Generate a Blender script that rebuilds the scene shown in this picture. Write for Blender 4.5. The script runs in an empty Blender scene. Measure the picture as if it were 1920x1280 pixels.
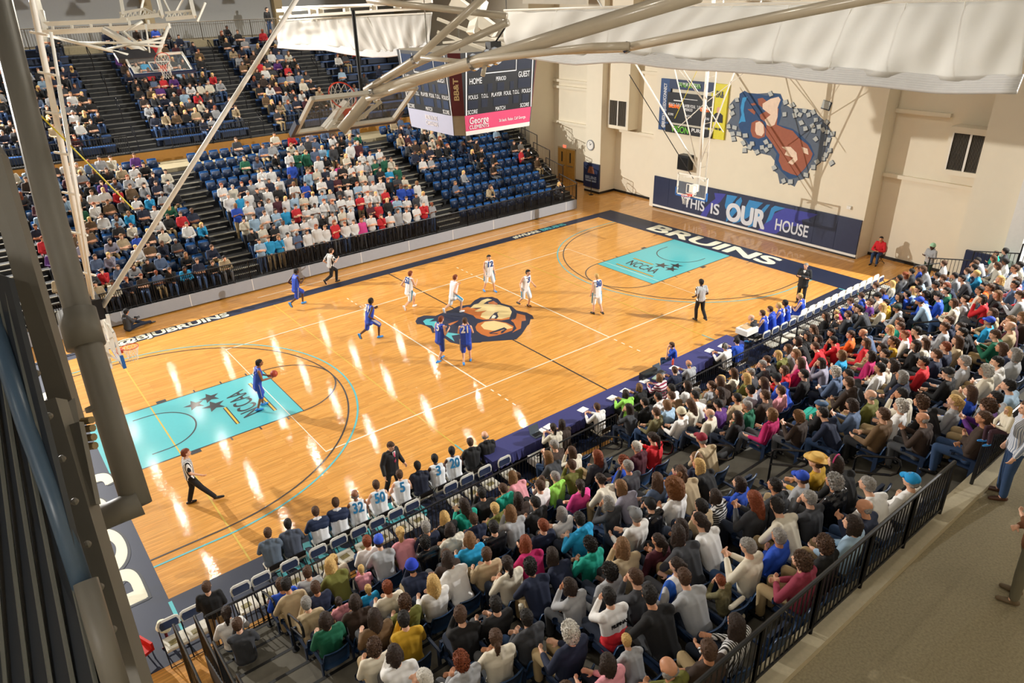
import bpy, math, random
import numpy as np
from mathutils import Vector, Matrix
random.seed(7); rng = np.random.default_rng(7)
SC = bpy.context.scene
COL = SC.collection
# ---------------------------------------------------------------- camera, world, lights
CP = np.array([-1.0873, -14.4996, 12.2501])
CR = np.array([[0.78446777, -0.61970176, -0.02408076], [-0.28933373, -0.33136494, -0.89804413], [0.54854001, 0.71145415, -0.43924578]])
CF = 1337.947
cam = bpy.data.cameras.new('camera'); camo = bpy.data.objects.new('camera', cam); COL.objects.link(camo)
cam.sensor_width = 36; cam.lens = CF/1920*36; cam.clip_start = .1; cam.clip_end = 300
Mx = Matrix(((CR[0][0], -CR[1][0], -CR[2][0], CP[0]), (CR[0][1], -CR[1][1], -CR[2][1], CP[1]), (CR[0][2], -CR[1][2], -CR[2][2], CP[2]), (0, 0, 0, 1)))
camo.matrix_world = Mx
SC.camera = camo
SC.view_settings.view_transform = 'Standard'; SC.view_settings.look = 'None'
SC.view_settings.exposure = -0.12; SC.view_settings.gamma = 1; SC.view_settings.use_curve_mapping = False
w = bpy.data.worlds.new('world'); SC.world = w; w.use_nodes = True
w.node_tree.nodes['Background'].inputs[0].default_value = (.80, .86, 1, 1)
w.node_tree.nodes['Background'].inputs[1].default_value = .22
def lamp(name, typ, loc, power, color=(1, 1, 1), size=.3, target=None, **k):
    l = bpy.data.lights.new(name, typ); l.energy = power; l.color = color
    if typ == 'AREA': l.shape = 'DISK'; l.size = size
    elif typ in ('POINT', 'SPOT'): l.shadow_soft_size = size
    for a, b in k.items(): setattr(l, a, b)
    o = bpy.data.objects.new(name, l); COL.objects.link(o); o.location = loc
    if target is not None:
        o.rotation_euler = (Vector(target)-Vector(loc)).to_track_quat('-Z', 'Y').to_euler()
    return o
# strobes clamped to the catwalk in two corners of the hall
lamp('strobe_light', 'SPOT', (-7.5, 33, 14.2), 62000, (1, .96, .90), .12, (16, 3, 0), spot_size=math.radians(100), spot_blend=.5)
lamp('strobe_light', 'SPOT', (-9, -17, 15.2), 1500, (1, .95, .88), .9, (14, 6, 3), spot_size=math.radians(120), spot_blend=.6)
lamp('strobe_light', 'SPOT', (33.3, -15, 14.5), 42000, (1, .98, .95), .12, (13, 18, 2), spot_size=math.radians(105), spot_blend=.6)
LAMPS = [(x, y) for y in (16.4, 21.6, 26.9, 32.0, 37.4) for x in (3.4, 7.5, 11.4, 15.2, 19.4, 23.4)]+[(x, y) for y in (9, 2, -5, -11, -17) for x in (-6, 2, 10, 18, 26)]  # far grid, then unseen near-half rows added as overhead fill light
LAMPZ = 12.9
# ---------------------------------------------------------------- helpers
def ray(u, v): return CR.T @ np.array([(u-960)/CF, (v-640)/CF, 1])
def at(u, v, ax, val):
    d = ray(u, v); return CP+d*(val-CP[ax])/d[ax]
def dep(u, v, D):
    d = ray(u, v); return CP+d*D
def proj(p):
    c = CR@(np.array(p, float)-CP); return 960+CF*c[0]/c[2], 640+CF*c[1]/c[2], c[2]
def inframe(p, m=30):
    u, v, z = proj(p); return z > .3 and -m < u < 1920+m and -m < v < 1280+m
def hx(s):
    s = s.lstrip('#'); r = []
    for i in (0, 2, 4):
        c = int(s[i:i+2], 16)/255; r.append(c/12.92 if c <= .04045 else ((c+.055)/1.055)**2.4)
    return tuple(r)
MATS = {}
def mat(name, col, rough=.6, metal=0, noise=.12, scale=8, emit=0, alpha=1, coat=0, stripes=None, trans=0):
    if name in MATS: return MATS[name]
    m = bpy.data.materials.new(name); m.use_nodes = True; nt = m.node_tree; b = nt.nodes['Principled BSDF']
    c = hx(col) if isinstance(col, str) else col
    b.inputs['Roughness'].default_value = rough; b.inputs['Metallic'].default_value = metal
    if coat: b.inputs['Coat Weight'].default_value = coat; b.inputs['Coat Roughness'].default_value = .12
    tc = nt.nodes.new('ShaderNodeTexCoord')
    nz = nt.nodes.new('ShaderNodeTexNoise'); nz.inputs['Scale'].default_value = scale; nz.inputs['Detail'].default_value = 3
    nt.links.new(tc.outputs['Object'], nz.inputs['Vector'])
    mx = nt.nodes.new('ShaderNodeMix'); mx.data_type = 'RGBA'
    nt.links.new(nz.outputs['Fac'], mx.inputs['Factor'])
    mx.inputs[6].default_value = (*[x*(1-noise) for x in c], 1); mx.inputs[7].default_value = (*[min(1, x*(1+noise)) for x in c], 1)
    out = mx.outputs[2]
    if stripes:
        c2, ax, per = stripes; sp = nt.nodes.new('ShaderNodeSeparateXYZ'); nt.links.new(tc.outputs['Object'], sp.inputs[0])
        ma = nt.nodes.new('ShaderNodeMath'); ma.operation = 'MULTIPLY'; ma.inputs[1].default_value = 1/per; nt.links.new(sp.outputs[ax], ma.inputs[0])
        fr = nt.nodes.new('ShaderNodeMath'); fr.operation = 'FRACT'; nt.links.new(ma.outputs[0], fr.inputs[0])
        gt = nt.nodes.new('ShaderNodeMath'); gt.operation = 'GREATER_THAN'; gt.inputs[1].default_value = .5; nt.links.new(fr.outputs[0], gt.inputs[0])
        m2 = nt.nodes.new('ShaderNodeMix'); m2.data_type = 'RGBA'; nt.links.new(gt.outputs[0], m2.inputs['Factor'])
        nt.links.new(out, m2.inputs[6]); m2.inputs[7].default_value = (*hx(c2), 1); out = m2.outputs[2]
    nt.links.new(out, b.inputs['Base Color'])
    if emit:
        nt.links.new(out, b.inputs['Emission Color']); b.inputs['Emission Strength'].default_value = emit
    if alpha < 1: b.inputs['Alpha'].default_value = alpha
    if trans: b.inputs['Transmission Weight'].default_value = trans
    MATS[name] = m; return m
def link(name, me, parent=None, m=None):
    o = bpy.data.objects.new(name, me); COL.objects.link(o)
    if parent: o.parent = parent
    if m is not None:
        for x in (m if isinstance(m, (list, tuple)) else [m]): me.materials.append(x)
    return o
def tag(o, label=None, cat=None, group=None, kind=None):
    if label: o['label'] = label
    if cat: o['category'] = cat
    if group: o['group'] = group
    if kind: o['kind'] = kind
    return o
def empty(name, loc, rz=0, label=None, cat=None, group=None):
    o = bpy.data.objects.new(name, None); COL.objects.link(o); o.location = loc; o.rotation_euler = (0, 0, rz); o.empty_display_size = .1
    return tag(o, label, cat, group)
def copy_tree(o, parent=None):
    c = o.copy(); COL.objects.link(c)
    if parent: c.parent = parent
    for ch in list(o.children): copy_tree(ch, c)
    return c
class MB:
    def __init__(s): s.v = []; s.f = []; s.m = []; s.mi = 0
    def quad(s, *p):
        n = len(s.v); s.v += [tuple(map(float, q)) for q in p]; s.f.append(tuple(range(n, n+len(p)))); s.m.append(s.mi); return s
    def box(s, a, b):
        x0, y0, z0 = a; x1, y1, z1 = b; n = len(s.v)
        s.v += [(x0, y0, z0), (x1, y0, z0), (x1, y1, z0), (x0, y1, z0), (x0, y0, z1), (x1, y0, z1), (x1, y1, z1), (x0, y1, z1)]
        s.f += [tuple(n+i for i in q) for q in ((0, 3, 2, 1), (4, 5, 6, 7), (0, 1, 5, 4), (1, 2, 6, 5), (2, 3, 7, 6), (3, 0, 4, 7))]; s.m += [s.mi]*6; return s
    def obox(s, c, X, Y, Z):  # oriented box: centre and half vectors
        c, X, Y, Z = map(np.array, (c, X, Y, Z)); n = len(s.v)
        for sz in (-1, 1):
            for sx, sy in ((-1, -1), (1, -1), (1, 1), (-1, 1)): s.v.append(tuple(c+X*sx+Y*sy+Z*sz))
        s.f += [tuple(n+i for i in q) for q in ((0, 3, 2, 1), (4, 5, 6, 7), (0, 1, 5, 4), (1, 2, 6, 5), (2, 3, 7, 6), (3, 0, 4, 7))]; s.m += [s.mi]*6; return s
    def bar(s, a, b, w, h=None):  # rectangular bar from a to b
        a, b = np.array(a, float), np.array(b, float); d = b-a; L = np.linalg.norm(d); d = d/L
        up = np.array([0, 0, 1.]) if abs(d[2]) < .95 else np.array([1., 0, 0])
        x = np.cross(d, up); x /= np.linalg.norm(x); y = np.cross(x, d)
        return s.obox((a+b)/2, x*w/2, y*(h or w)/2, d*L/2)
    def tube(s, path, r, n=8, closed=False, cap=True):
        P = [np.array(p, float) for p in path]; k = len(P); R = r if isinstance(r, (list, tuple)) else [r]*k
        base = len(s.v); T = []
        for i in range(k):
            a = P[i-1] if (i or closed) else P[0]; b = P[(i+1) % k] if (i < k-1 or closed) else P[-1]
            t = b-a; T.append(t/(np.linalg.norm(t)+1e-9))
        ref = np.array([0, 0, 1.]) if abs(T[0][2]) < .9 else np.array([1., 0, 0])
        x = np.cross(T[0], ref); x /= np.linalg.norm(x)
        for i in range(k):
            x = x-T[i]*(x@T[i]); x /= np.linalg.norm(x)+1e-9; y = np.cross(T[i], x)
            for j in range(n):
                a = 2*math.pi*j/n; s.v.append(tuple(P[i]+R[i]*(math.cos(a)*x+math.sin(a)*y)))
        for i in range(k if closed else k-1):
            for j in range(n):
                a = base+i*n+j; b = base+i*n+(j+1) % n; c = base+((i+1) % k)*n+(j+1) % n; d = base+((i+1) % k)*n+j
                s.f.append((a, b, c, d)); s.m.append(s.mi)
        if cap and not closed:
            s.f.append(tuple(base+j for j in range(n))[::-1]); s.f.append(tuple(base+(k-1)*n+j for j in range(n))); s.m += [s.mi]*2
        return s
    def prism(s, poly, ax, lo, hi):  # polygon in the plane normal to ax, extruded lo..hi
        n = len(poly); base = len(s.v)
        def mk(p, t): q = list(p); q.insert(ax, t); return tuple(float(z) for z in q)
        s.v += [mk(p, lo) for p in poly]+[mk(p, hi) for p in poly]
        s.f.append(tuple(base+i for i in range(n))[::-1]); s.f.append(tuple(base+n+i for i in range(n))); s.m += [s.mi]*2
        for i in range(n):
            j = (i+1) % n; s.f.append((base+i, base+j, base+n+j, base+n+i)); s.m.append(s.mi)
        return s
    def sphere(s, c, r, n=10, k=6, sc=(1, 1, 1)):
        base = len(s.v)
        for i in range(1, k):
            ph = math.pi*i/k
            for j in range(n):
                a = 2*math.pi*j/n; s.v.append((c[0]+r*sc[0]*math.sin(ph)*math.cos(a), c[1]+r*sc[1]*math.sin(ph)*math.sin(a), c[2]+r*sc[2]*math.cos(ph)))
        t = len(s.v); s.v += [(c[0], c[1], c[2]+r*sc[2]), (c[0], c[1], c[2]-r*sc[2])]
        for i in range(k-2):
            for j in range(n):
                s.f.append((base+i*n+j, base+(i+1)*n+j, base+(i+1)*n+(j+1) % n, base+i*n+(j+1) % n)); s.m.append(s.mi)
        for j in range(n):
            s.f.append((t, base+j, base+(j+1) % n)); s.f.append((t+1, base+(k-2)*n+(j+1) % n, base+(k-2)*n+j)); s.m += [s.mi]*2
        return s
    def mesh(s, name='m', smooth=False):
        me = bpy.data.meshes.new(name); me.from_pydata(s.v, [], s.f); me.update()
        me.polygons.foreach_set('material_index', s.m)
        if smooth: me.polygons.foreach_set('use_smooth', [True]*len(s.f))
        return me
    def build(s, name, m, parent=None, smooth=False):
        return link(name, s.mesh(name, smooth), parent, m)
def fixn(o):
    import bmesh
    b = bmesh.new(); b.from_mesh(o.data); bmesh.ops.recalc_face_normals(b, faces=b.faces); b.to_mesh(o.data); b.free(); return o
def text_mesh(txt, size, bold=0.0, ext=.004, align='CENTER', sx=1, shear=0, space=1):
    c = bpy.data.curves.new('t', 'FONT'); c.body = txt; c.size = size; c.offset = bold*size; c.extrude = ext; c.align_x = align; c.align_y = 'CENTER'; c.shear = shear; c.space_character = space
    o = bpy.data.objects.new('t', c); COL.objects.link(o); dg = bpy.context.evaluated_depsgraph_get()
    me = bpy.data.meshes.new_from_object(o.evaluated_get(dg)); bpy.data.objects.remove(o); bpy.data.curves.remove(c)
    me.transform(Matrix.Diagonal((sx, 1, 1, 1))); return me
def text(name, txt, size, origin, X, Y, m, parent=None, bold=.0, ext=.004, sx=1, shear=0, align='CENTER', space=1, fit=None):
    """letters lying in the plane spanned by X (reading direction) and Y (up)"""
    me = text_mesh(txt, size, 0, ext, align, sx, shear, space)
    if bold:
        import bmesh
        bm = bmesh.new(); r_ = bold*size
        for i_, (dx, dy) in enumerate(((-1, 0), (1, 0), (0, .8), (0, -.8), (-.8, .7), (.8, .7), (-.8, -.7), (.8, -.7))):
            m2 = me.copy(); m2.transform(Matrix.Translation((dx*r_, dy*r_, i_*.0003))); bm.from_mesh(m2); bpy.data.meshes.remove(m2)
        bm.to_mesh(me); bm.free()
    X = Vector(X).normalized(); Y = Vector(Y); Y = (Y-X*Y.dot(X)).normalized(); Z = X.cross(Y)
    if fit:
        xs = [v.co.x for v in me.vertices]; wd = max(xs)-min(xs); me.transform(Matrix.Diagonal((fit/wd, 1, 1, 1)))
    M = Matrix(((X.x, Y.x, Z.x, origin[0]), (X.y, Y.y, Z.y, origin[1]), (X.z, Y.z, Z.z, origin[2]), (0, 0, 0, 1)))
    me.transform(M); me.materials.clear()
    return link(name, me, parent, m)
# shared materials
M_white = mat('white_paint', 'e8e6e0', .35, noise=.05); M_black = mat('black_steel', '16171a', .35, noise=.2)
M_navy = mat('navy_vinyl', '1c2848', .45, noise=.1); M_wall = mat('cream_wall', 'e4dbc6', .85, noise=.03, scale=2)
M_walltan = mat('tan_wall', 'c4b08a', .85, noise=.04, scale=2); M_cream = mat('cream_letter', 'efe9c9', .5, noise=.03)
M_steel = mat('off_white_steel', 'eeeae0', .3, noise=.05); M_grey = mat('grey_panel', '9fa3aa', .6, noise=.05)
M_chrome = mat('bright_steel', 'b9bcc0', .2, 1); M_red = mat('red_orange_paint', 'd8432a', .35)
M_net = mat('net_cord', 'ece8df', .8); M_glass = mat('clear_glass', 'dfe8e8', .03, alpha=.07)
# ---------------------------------------------------------------- floor and court
def wood_mat():
    m = bpy.data.materials.new('varnished_maple'); m.use_nodes = True; nt = m.node_tree; N = nt.nodes; L = nt.links; b = N['Principled BSDF']
    tc = N.new('ShaderNodeTexCoord'); br = N.new('ShaderNodeTexBrick')
    L.new(tc.outputs['Object'], br.inputs['Vector'])
    br.offset = .37; br.offset_frequency = 3; br.inputs['Scale'].default_value = 1; br.inputs['Brick Width'].default_value = 1.15; br.inputs['Row Height'].default_value = .075
    br.inputs['Mortar Size'].default_value = .0015; br.inputs['Bias'].default_value = 0
    br.inputs['Color1'].default_value = (*hx('d0903c'), 1); br.inputs['Color2'].default_value = (*hx('e2a450'), 1); br.inputs['Mortar'].default_value = (*hx('9a6a36'), 1)
    mp = N.new('ShaderNodeMapping'); mp.inputs['Scale'].default_value = (.9, 14, 1); L.new(tc.outputs['Object'], mp.inputs['Vector'])
    nz = N.new('ShaderNodeTexNoise'); nz.inputs['Scale'].default_value = 1.6; nz.inputs['Detail'].default_value = 5; L.new(mp.outputs[0], nz.inputs['Vector'])
    mr = N.new('ShaderNodeMapRange'); mr.inputs['From Min'].default_value = .3; mr.inputs['From Max'].default_value = .7; mr.inputs['To Min'].default_value = .78; mr.inputs['To Max'].default_value = 1.12
    L.new(nz.outputs['Fac'], mr.inputs['Value'])
    mu = N.new('ShaderNodeMix'); mu.data_type = 'RGBA'; mu.blend_type = 'MULTIPLY'; mu.inputs['Factor'].default_value = 1
    L.new(br.outputs['Color'], mu.inputs[6]); L.new(mr.outputs[0], mu.inputs[7]); L.new(mu.outputs[2], b.inputs['Base Color'])
    b.inputs['Roughness'].default_value = .42; b.inputs['Specular IOR Level'].default_value = .25; b.inputs['Coat Weight'].default_value = .8; b.inputs['Coat Roughness'].default_value = .045
    mp2 = N.new('ShaderNodeMapping'); mp2.inputs['Scale'].default_value = (2, 13, 1); L.new(tc.outputs['Object'], mp2.inputs['Vector'])
    n2 = N.new('ShaderNodeTexNoise'); n2.inputs['Scale'].default_value = 2; L.new(mp2.outputs[0], n2.inputs['Vector'])
    bp = N.new('ShaderNodeBump'); bp.inputs['Strength'].default_value = .12; bp.inputs['Distance'].default_value = .012; L.new(n2.outputs['Fac'], bp.inputs['Height']); L.new(bp.outputs[0], b.inputs['Coat Normal'])
    return m
M_wood = wood_mat()
FL = MB().box((-12, -3.5, -.2), (36, 26, 0)).build('floor', M_wood); tag(FL, kind='structure')
FL2 = MB().box((-12, 26, -.2), (36, 46, 0)).box((-12, -20, -.2), (36, -3.5, 0)).build('floor', mat('grey_floor', '55565a', .7)); tag(FL2, kind='structure')
def paint(nm, c): return mat(nm, c, .45, noise=.04, coat=.7)
M_pnavy = mat('navy_floor_paint', '0a1a38', .55, noise=.04, coat=.15); M_pteal = paint('turquoise_floor_paint', '4db8c0'); M_pline = paint('black_floor_line', '1b2029')
M_pwhite = paint('white_floor_line', 'efe6d0'); M_pcyan = paint('cyan_floor_line', '4cb4bd'); M_pyel = paint('yellow_floor_line', 'cfae3f')
M_pcream = paint('cream_floor_paint', 'eeead0'); M_porange = paint('orange_floor_paint', 'b9651f'); M_ptan = paint('tan_floor_paint', 'd9c287')
M_pgold = paint('gold_floor_line', 'e8b92c')
def flat(nm, poly, z, m, par=FL):
    """a painted shape lying on the boards: poly in court metres"""
    o = MB().prism([(p[0], p[1]) for p in poly], 2, z-.0012, z).build(nm, m, par); fixn(o); return o
def strip(nm, pts, wd, z, m, par=FL, closed=False):
    P = [np.array(p[:2], float) for p in pts]; k = len(P); mb = MB()
    L, Rr = [], []
    for i in range(k):
        a = P[i-1] if (i or closed) else P[i]; b = P[(i+1) % k] if (i < k-1 or closed) else P[i]
        t = b-a; t /= np.linalg.norm(t); n = np.array([-t[1], t[0]])*wd/2; L.append(P[i]+n); Rr.append(P[i]-n)
    for i in range(k if closed else k-1):
        j = (i+1) % k; mb.quad((*Rr[i], z), (*Rr[j], z), (*L[j], z), (*L[i], z))
    return mb.build(nm, m, par)
LX, WY = 28.65, 15.24
flat('border_band', [(-1.7, WY), (LX+1.65, WY), (LX+1.65, WY+.62), (-1.7, WY+.62)], .003, M_pnavy)
flat('border_band', [(LX, -1.9), (LX+1.65, -1.9), (LX+1.65, WY), (LX, WY)], .003, M_pnavy)
flat('border_band', [(-1.7, -1.9), (0, -1.9), (0, WY), (-1.7, WY)], .003, M_pnavy)
flat('border_band', [(0, -1.9), (LX, -1.9), (LX, 0), (0, 0)], .003, M_pnavy)
def arc(cx, cy, r, a0, a1, n=40): return [(cx+r*math.cos(math.radians(a0+(a1-a0)*i/n)), cy+r*math.sin(math.radians(a0+(a1-a0)*i/n))) for i in range(n+1)]
for sgn in (0, 1):
    fx = (lambda x: x) if not sgn else (lambda x: LX-x)
    F = lambda pts: [(fx(p[0]), p[1]) for p in pts]
    flat('painted_lane', F([(0, 5.79), (5.79, 5.79), (5.79, 9.45), (0, 9.45)]), .004, M_pteal)
    strip('lane_line', F([(0, 5.79), (5.79, 5.79), (5.79, 9.45), (0, 9.45)]), .05, .006, M_pline)
    strip('free_throw_circle', F(arc(5.79, 7.62, 1.83, -90, 90)), .05, .0065, M_pline)
    strip('restricted_arc', F([(1.22, 6.4)]+arc(1.6, 7.62, 1.22, -90, 90)+[(1.22, 8.84)]), .05, .0065, M_pline)
    for r, m, z, wd in ((6.32, M_pcyan, .0070, .06), (6.02, M_pline, .0075, .05)):
        strip('three_point_line', F([(0, 7.62-r)]+arc(1.6, 7.62, r, -90, 90, 70)+[(0, 7.62+r)]), wd, z, m)
    for yy, s in ((5.79, -1), (9.45, 1)):
        flat('lane_block', F([(2.13, yy+.03*s), (2.44, yy+.03*s), (2.44, yy+.2*s), (2.13, yy+.2*s)]), .0066, M_pline)
        for x in (3.35, 4.27, 5.18): flat('lane_mark', F([(x, yy+.03*s), (x+.05, yy+.03*s), (x+.05, yy+.2*s), (x, yy+.2*s)]), .0066, M_pline)
        strip('baseline_mark', F([(0, 7.62+3.0*s), (.3, 7.62+3.0*s)]), .05, .0066, M_pline)
# volleyball court and yellow cross lines
strip('centre_line', [(14.33, 0), (14.33, WY)], .06, .0055, M_pline)
strip('volleyball_line', [(5.33, 3.12), (23.33, 3.12), (23.33, 12.12), (5.33, 12.12)], .055, .0058, M_pwhite, closed=True)
for x in (11.33, 17.33):
    strip('attack_line', [(x, 3.12), (x, 12.12)], .055, .0059, M_pwhite)
    for s, y0 in ((-1, 3.12), (1, 12.12)):
        for i in range(4): strip('dashed_extension', [(x, y0+s*(.25+i*.4)), (x, y0+s*(.42+i*.4))], .05, .0059, M_pwhite)
for x in (1.9, 8.5, 20.2): strip('yellow_line', [(x, 0), (x, WY)], .045, .0052, M_pyel)
strip('far_white_line', [(at(700, 500, 2, 0)[0]-6, 16.55), (28.5, 16.55)], .05, .0052, M_pwhite)
strip('coach_box_line', [(8.5, .15), (8.5, .9)], .05, .008, M_pcyan); strip('coach_box_line', [(0, -1.35), (0, -.1)], .08, .008, M_pcyan)
strip('coach_box_line', [(20.2, .15), (20.2, .9)], .05, .008, M_pcyan); strip('coach_box_line', [(28.6, -1.3), (28.6, -.05)], .06, .008, M_pcyan)
# NCCAA marks in the lanes
def nccaa(x0, flip):
    s = 1 if flip else -1   # reading runs along y
    X = (0, s, 0); Y = (-s, 0, 0)
    c = np.array([x0, 7.62, .0078])
    text('lane_lettering', 'NCCAA', .92, c, X, Y, M_pline, FL, bold=.012, ext=.0008, fit=1.95, shear=-.25)
    for k, (o, ln) in enumerate(((-.62, 2.4), (.62, 1.3))):
        a = c+np.array(Y)*o-np.array(X)*(1.2); b = a+np.array(X)*ln
        strip('gold_rule', [a, b], .13, .0072, M_pline); strip('gold_rule', [a, b], .06, .0079, M_pgold)
    for dx, dy, r in ((.85, .45, .40), (.80, 1.10, .36), (1.35, .95, .36)):
        p = c+np.array(Y)*dx+np.array(X)*dy
        star = [(p[0]+r*(1 if i % 2 == 0 else .42)*math.cos(i*math.pi/5+.4), p[1]+r*(1 if i % 2 == 0 else .42)*math.sin(i*math.pi/5+.4)) for i in range(10)]
        flat('star_mark', star, .0074+.0003*dx, M_pline)
nccaa(at(460, 757, 2, 0)[0], True); nccaa(LX-at(460, 757, 2, 0)[0], False)
# lettering in the border band
def shadowtext(nm, t, size, c, X, Y, fit, m=M_pcream, bold=.035, shear=0):
    text(nm+'_shadow', t, size, np.array(c)+np.array((.05, -.04, 0)), X, Y, M_pline, FL, bold=bold+.012, ext=.0006, fit=fit+.08, shear=shear)
    text(nm, t, size, np.array(c)+np.array((0, 0, .002)), X, Y, m, FL, bold=bold, ext=.0006, fit=fit, shear=shear)
shadowtext('border_lettering', 'BRUINS', 1.55, (LX+.80, 7.75, .0078), (0, -1, 0), (1, 0, 0), 8.1)
shadowtext('border_lettering', 'BOB JONES', 1.55, (-.85, 6.6, .0078), (0, 1, 0), (-1, 0, 0), 12.6)
shadowtext('border_lettering', '@BJUBRUINS', .62, (at(327, 617, 2, 0)[0], WY+.31, .0078), (1, 0, 0), (0, 1, 0), 4.5, M_pcream)
h0 = at(962, 446, 2, 0)[0]; h1 = at(1058, 420, 2, 0)[0]
text('border_lettering', '#WEARE', .5, (h0+.95, WY+.31, .0085), (1, 0, 0), (0, 1, 0), M_pcream, FL, bold=.03, ext=.0006, fit=1.9)
text('border_lettering', 'BRUINS', .5, (h0+2.95, WY+.31, .0085), (1, 0, 0), (0, 1, 0), M_pcyan, FL, bold=.03, ext=.0006, fit=1.8)
text('border_lettering', 'BRUINS', 1.5, (4.2, -.85, .0078), (1, 0, 0), (0, 1, 0), M_pcyan, FL, bold=.03, ext=.0006, fit=4.0)
# centre court emblem: outlines on the boards
def pxpoly(s, ox=760, oy=540, k=7.385): return [tuple(at(ox+float(a)/k, oy+float(b)/k, 2, 0)[:2]) for a, b in (q.split(',') for q in s.split())]
EMB = [(M_pnavy, '140,460 170,410 260,380 420,385 520,340 640,300 740,250 900,230 960,170 1040,130 1200,122 1280,150 1330,210 1470,250 1540,310 1680,340 1760,380 1780,425 1735,430 1715,500 1690,520 1610,640 1535,712 1350,725 1060,745 1040,755 870,760 740,778 620,750 500,660 420,615 375,622 350,560 290,525 215,500 160,500'),
 (M_porange, '740,300 860,260 980,290 1100,270 1330,320 1470,340 1440,430 1330,450 1200,440 1080,440 980,420 940,380 820,340'),
 (M_ptan, '1010,215 1060,170 1140,145 1200,160 1130,185 1080,220 1180,225 1300,230 1440,270 1475,330 1450,400 1330,430 1230,425 1120,430 1040,400 1060,350 1130,310 1000,330 960,320 1060,270 900,280 950,230'),
 (M_porange, '970,540 1000,490 1100,460 1230,450 1400,480 1500,530 1480,590 1330,640 1250,660 1150,675 1050,640 985,590'),
 (M_ptan, '1045,520 1100,470 1230,455 1390,490 1490,550 1330,590 1200,590 1090,570'),
 (M_porange, '1540,350 1660,380 1670,450 1610,460 1600,560 1480,620 1540,560 1500,480 1460,450 1530,400'),
 (M_porange, '1150,200 1220,180 1280,215 1270,235 1150,215'),
 (M_pcyan, '245,460 290,430 400,425 330,465 430,460 440,500 480,530 500,600 620,620 760,640 640,660 680,740 560,660 460,640 400,560 370,520 280,510'),
 (M_porange, '590,500 640,480 740,450 700,480 620,520'),
 (M_pnavy, '1150,440 1180,400 1240,340 1300,330 1270,350 1290,400 1260,430 1200,420'),
 (M_pwhite, '1190,415 1215,375 1250,380 1255,400 1230,420'),
 (M_pnavy, '1480,450 1500,420 1490,370 1530,330 1545,360 1530,420'),
 (M_pnavy, '1155,622 1370,545 1410,570 1350,625 1320,630 1330,600 1380,570 1190,628 1290,628 1270,640 1180,635')]
for i, (m, s) in enumerate(EMB): flat('centre_emblem', pxpoly(s), .0070+.0003*i+(.0004 if i else 0), m)
# ---------------------------------------------------------------- walls of the right end
def struct(name, mb, m, parent=None):
    o = mb.build(name, m, parent)
    if not parent: tag(o, kind='structure')
    return o
ZT = 16.5
for a_, b_ in (((33.9, -20, 0), (34.4, 25.2, ZT)), ((32.8, 1.4, 0), (33.9, 14.95, ZT)), ((32.5, 19.1, 0), (33.9, 20.5, ZT)), ((32.4, -4.9, 0), (33.9, -3.0, ZT)), ((31.6, 25.2, 0), (34.4, 46, ZT))): struct('wall_right', MB().box(a_, b_), M_wall)
struct('wall_far', MB().box((-12, 42, 0), (34.4, 42.5, ZT)), mat('pale_grey_wall', 'b9bab8', .85, noise=.03))
struct('wall_near', MB().box((-12, -20.5, 0), (34.4, -20, ZT)), M_wall)
struct('wall_left', MB().box((-12.5, -20.5, 0), (-12, 42.5, ZT)), M_wall)
struct('ceiling', MB().box((-12.5, -20.5, ZT), (34.4, 42.5, ZT+.3)), mat('deck_grey', '3c4048', .9))
# horizontal steel ledges in the recesses
for y0, y1, zz in ((20.5, 25.2, 6.62), (20.5, 25.2, 6.2), (20.5, 25.2, 3.85), (14.95, 19.1, 3.95), (14.95, 19.1, 7.6), (-3, 1.4, 3.95), (-1, 1.4, 6.88)):
    struct('trim_1', MB().box((33.72, y0, zz), (33.9, y1, zz+.17)), M_wall)
for y0, y1, x in ((14.95, 19.1, 33.88), (-3, 1.4, 33.88), (20.5, 22.9, 33.88)): struct('baseboard_right', MB().box((x-.03, y0, 0), (x, y1, .14)), M_black)
struct('baseboard_right', MB().box((32.45, 19.05, 0), (33.9, 19.1, .14)).box((32.45, 19.1, 0), (32.5, 20.5, .14)), M_black)
for i in range(4): struct('wall_column', MB().box((31.2+0*i, 41.2, 0), (31.6, 42, ZT)) if i == 3 else MB().box((3+9*i, 41.5, 9), (3.6+9*i, 42, ZT)), M_walltan)
# duct housings with louvred openings
def louvre_box(y0, y1, z0, z1, top, lab, x=33.0):
    r = empty('duct_housing', (33.9, (y0+y1)/2, z0), 0, lab, 'duct', 'boxed ducts on the end wall')
    sh = lambda mb, nm, m: fix_parent(mb.build(nm, m), r)
    sh(MB().box((x, y0-.15, z0-.2), (33.9, y1+.15, z0)).box((x, y0-.15, z1), (33.9, y1+.15, top)).box((x, y0-.15, z0), (33.9, y0, z1)).box((x, y1, z0), (33.9, y1+.15, z1)), 'casing', M_wall)
    ym = (y0+y1)/2
    sh(MB().box((x-.02, ym-.04, z0), (x+.02, ym+.04, z1)).box((x-.02, y0, z0), (x+.02, y0+.04, z1)).box((x-.02, y1-.04, z0), (x+.02, y1, z1)), 'frame', M_white)
    g = MB(); n = 24
    for i in range(n):
        y = y0+(i+.5)*(y1-y0)/n; g.obox((x+.07, y, (z0+z1)/2), (.03, .015, 0), (-.002, .004, 0), (0, 0, (z1-z0)/2-.01))
    sh(g, 'louvre', mat('grey_louvre', '8b857b', .6)); sh(MB().box((x+.14, y0, z0), (x+.16, y1, z1)), 'backing', mat('dark_void', '4a453e', .9))
def fix_parent(o, r):
    o.parent = r; o.matrix_parent_inverse = r.matrix_basis.inverted() if hasattr(r.matrix_basis, 'inverted') else Matrix()
    return o
a, b = at(1143, 238, 0, 33.0), at(1176, 188, 0, 33.0)
louvre_box(b[1], a[1]+.1, a[2]+.15, b[2]-.1, 11.8, 'cream boxed duct with louvred opening left of the mural wall')
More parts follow.
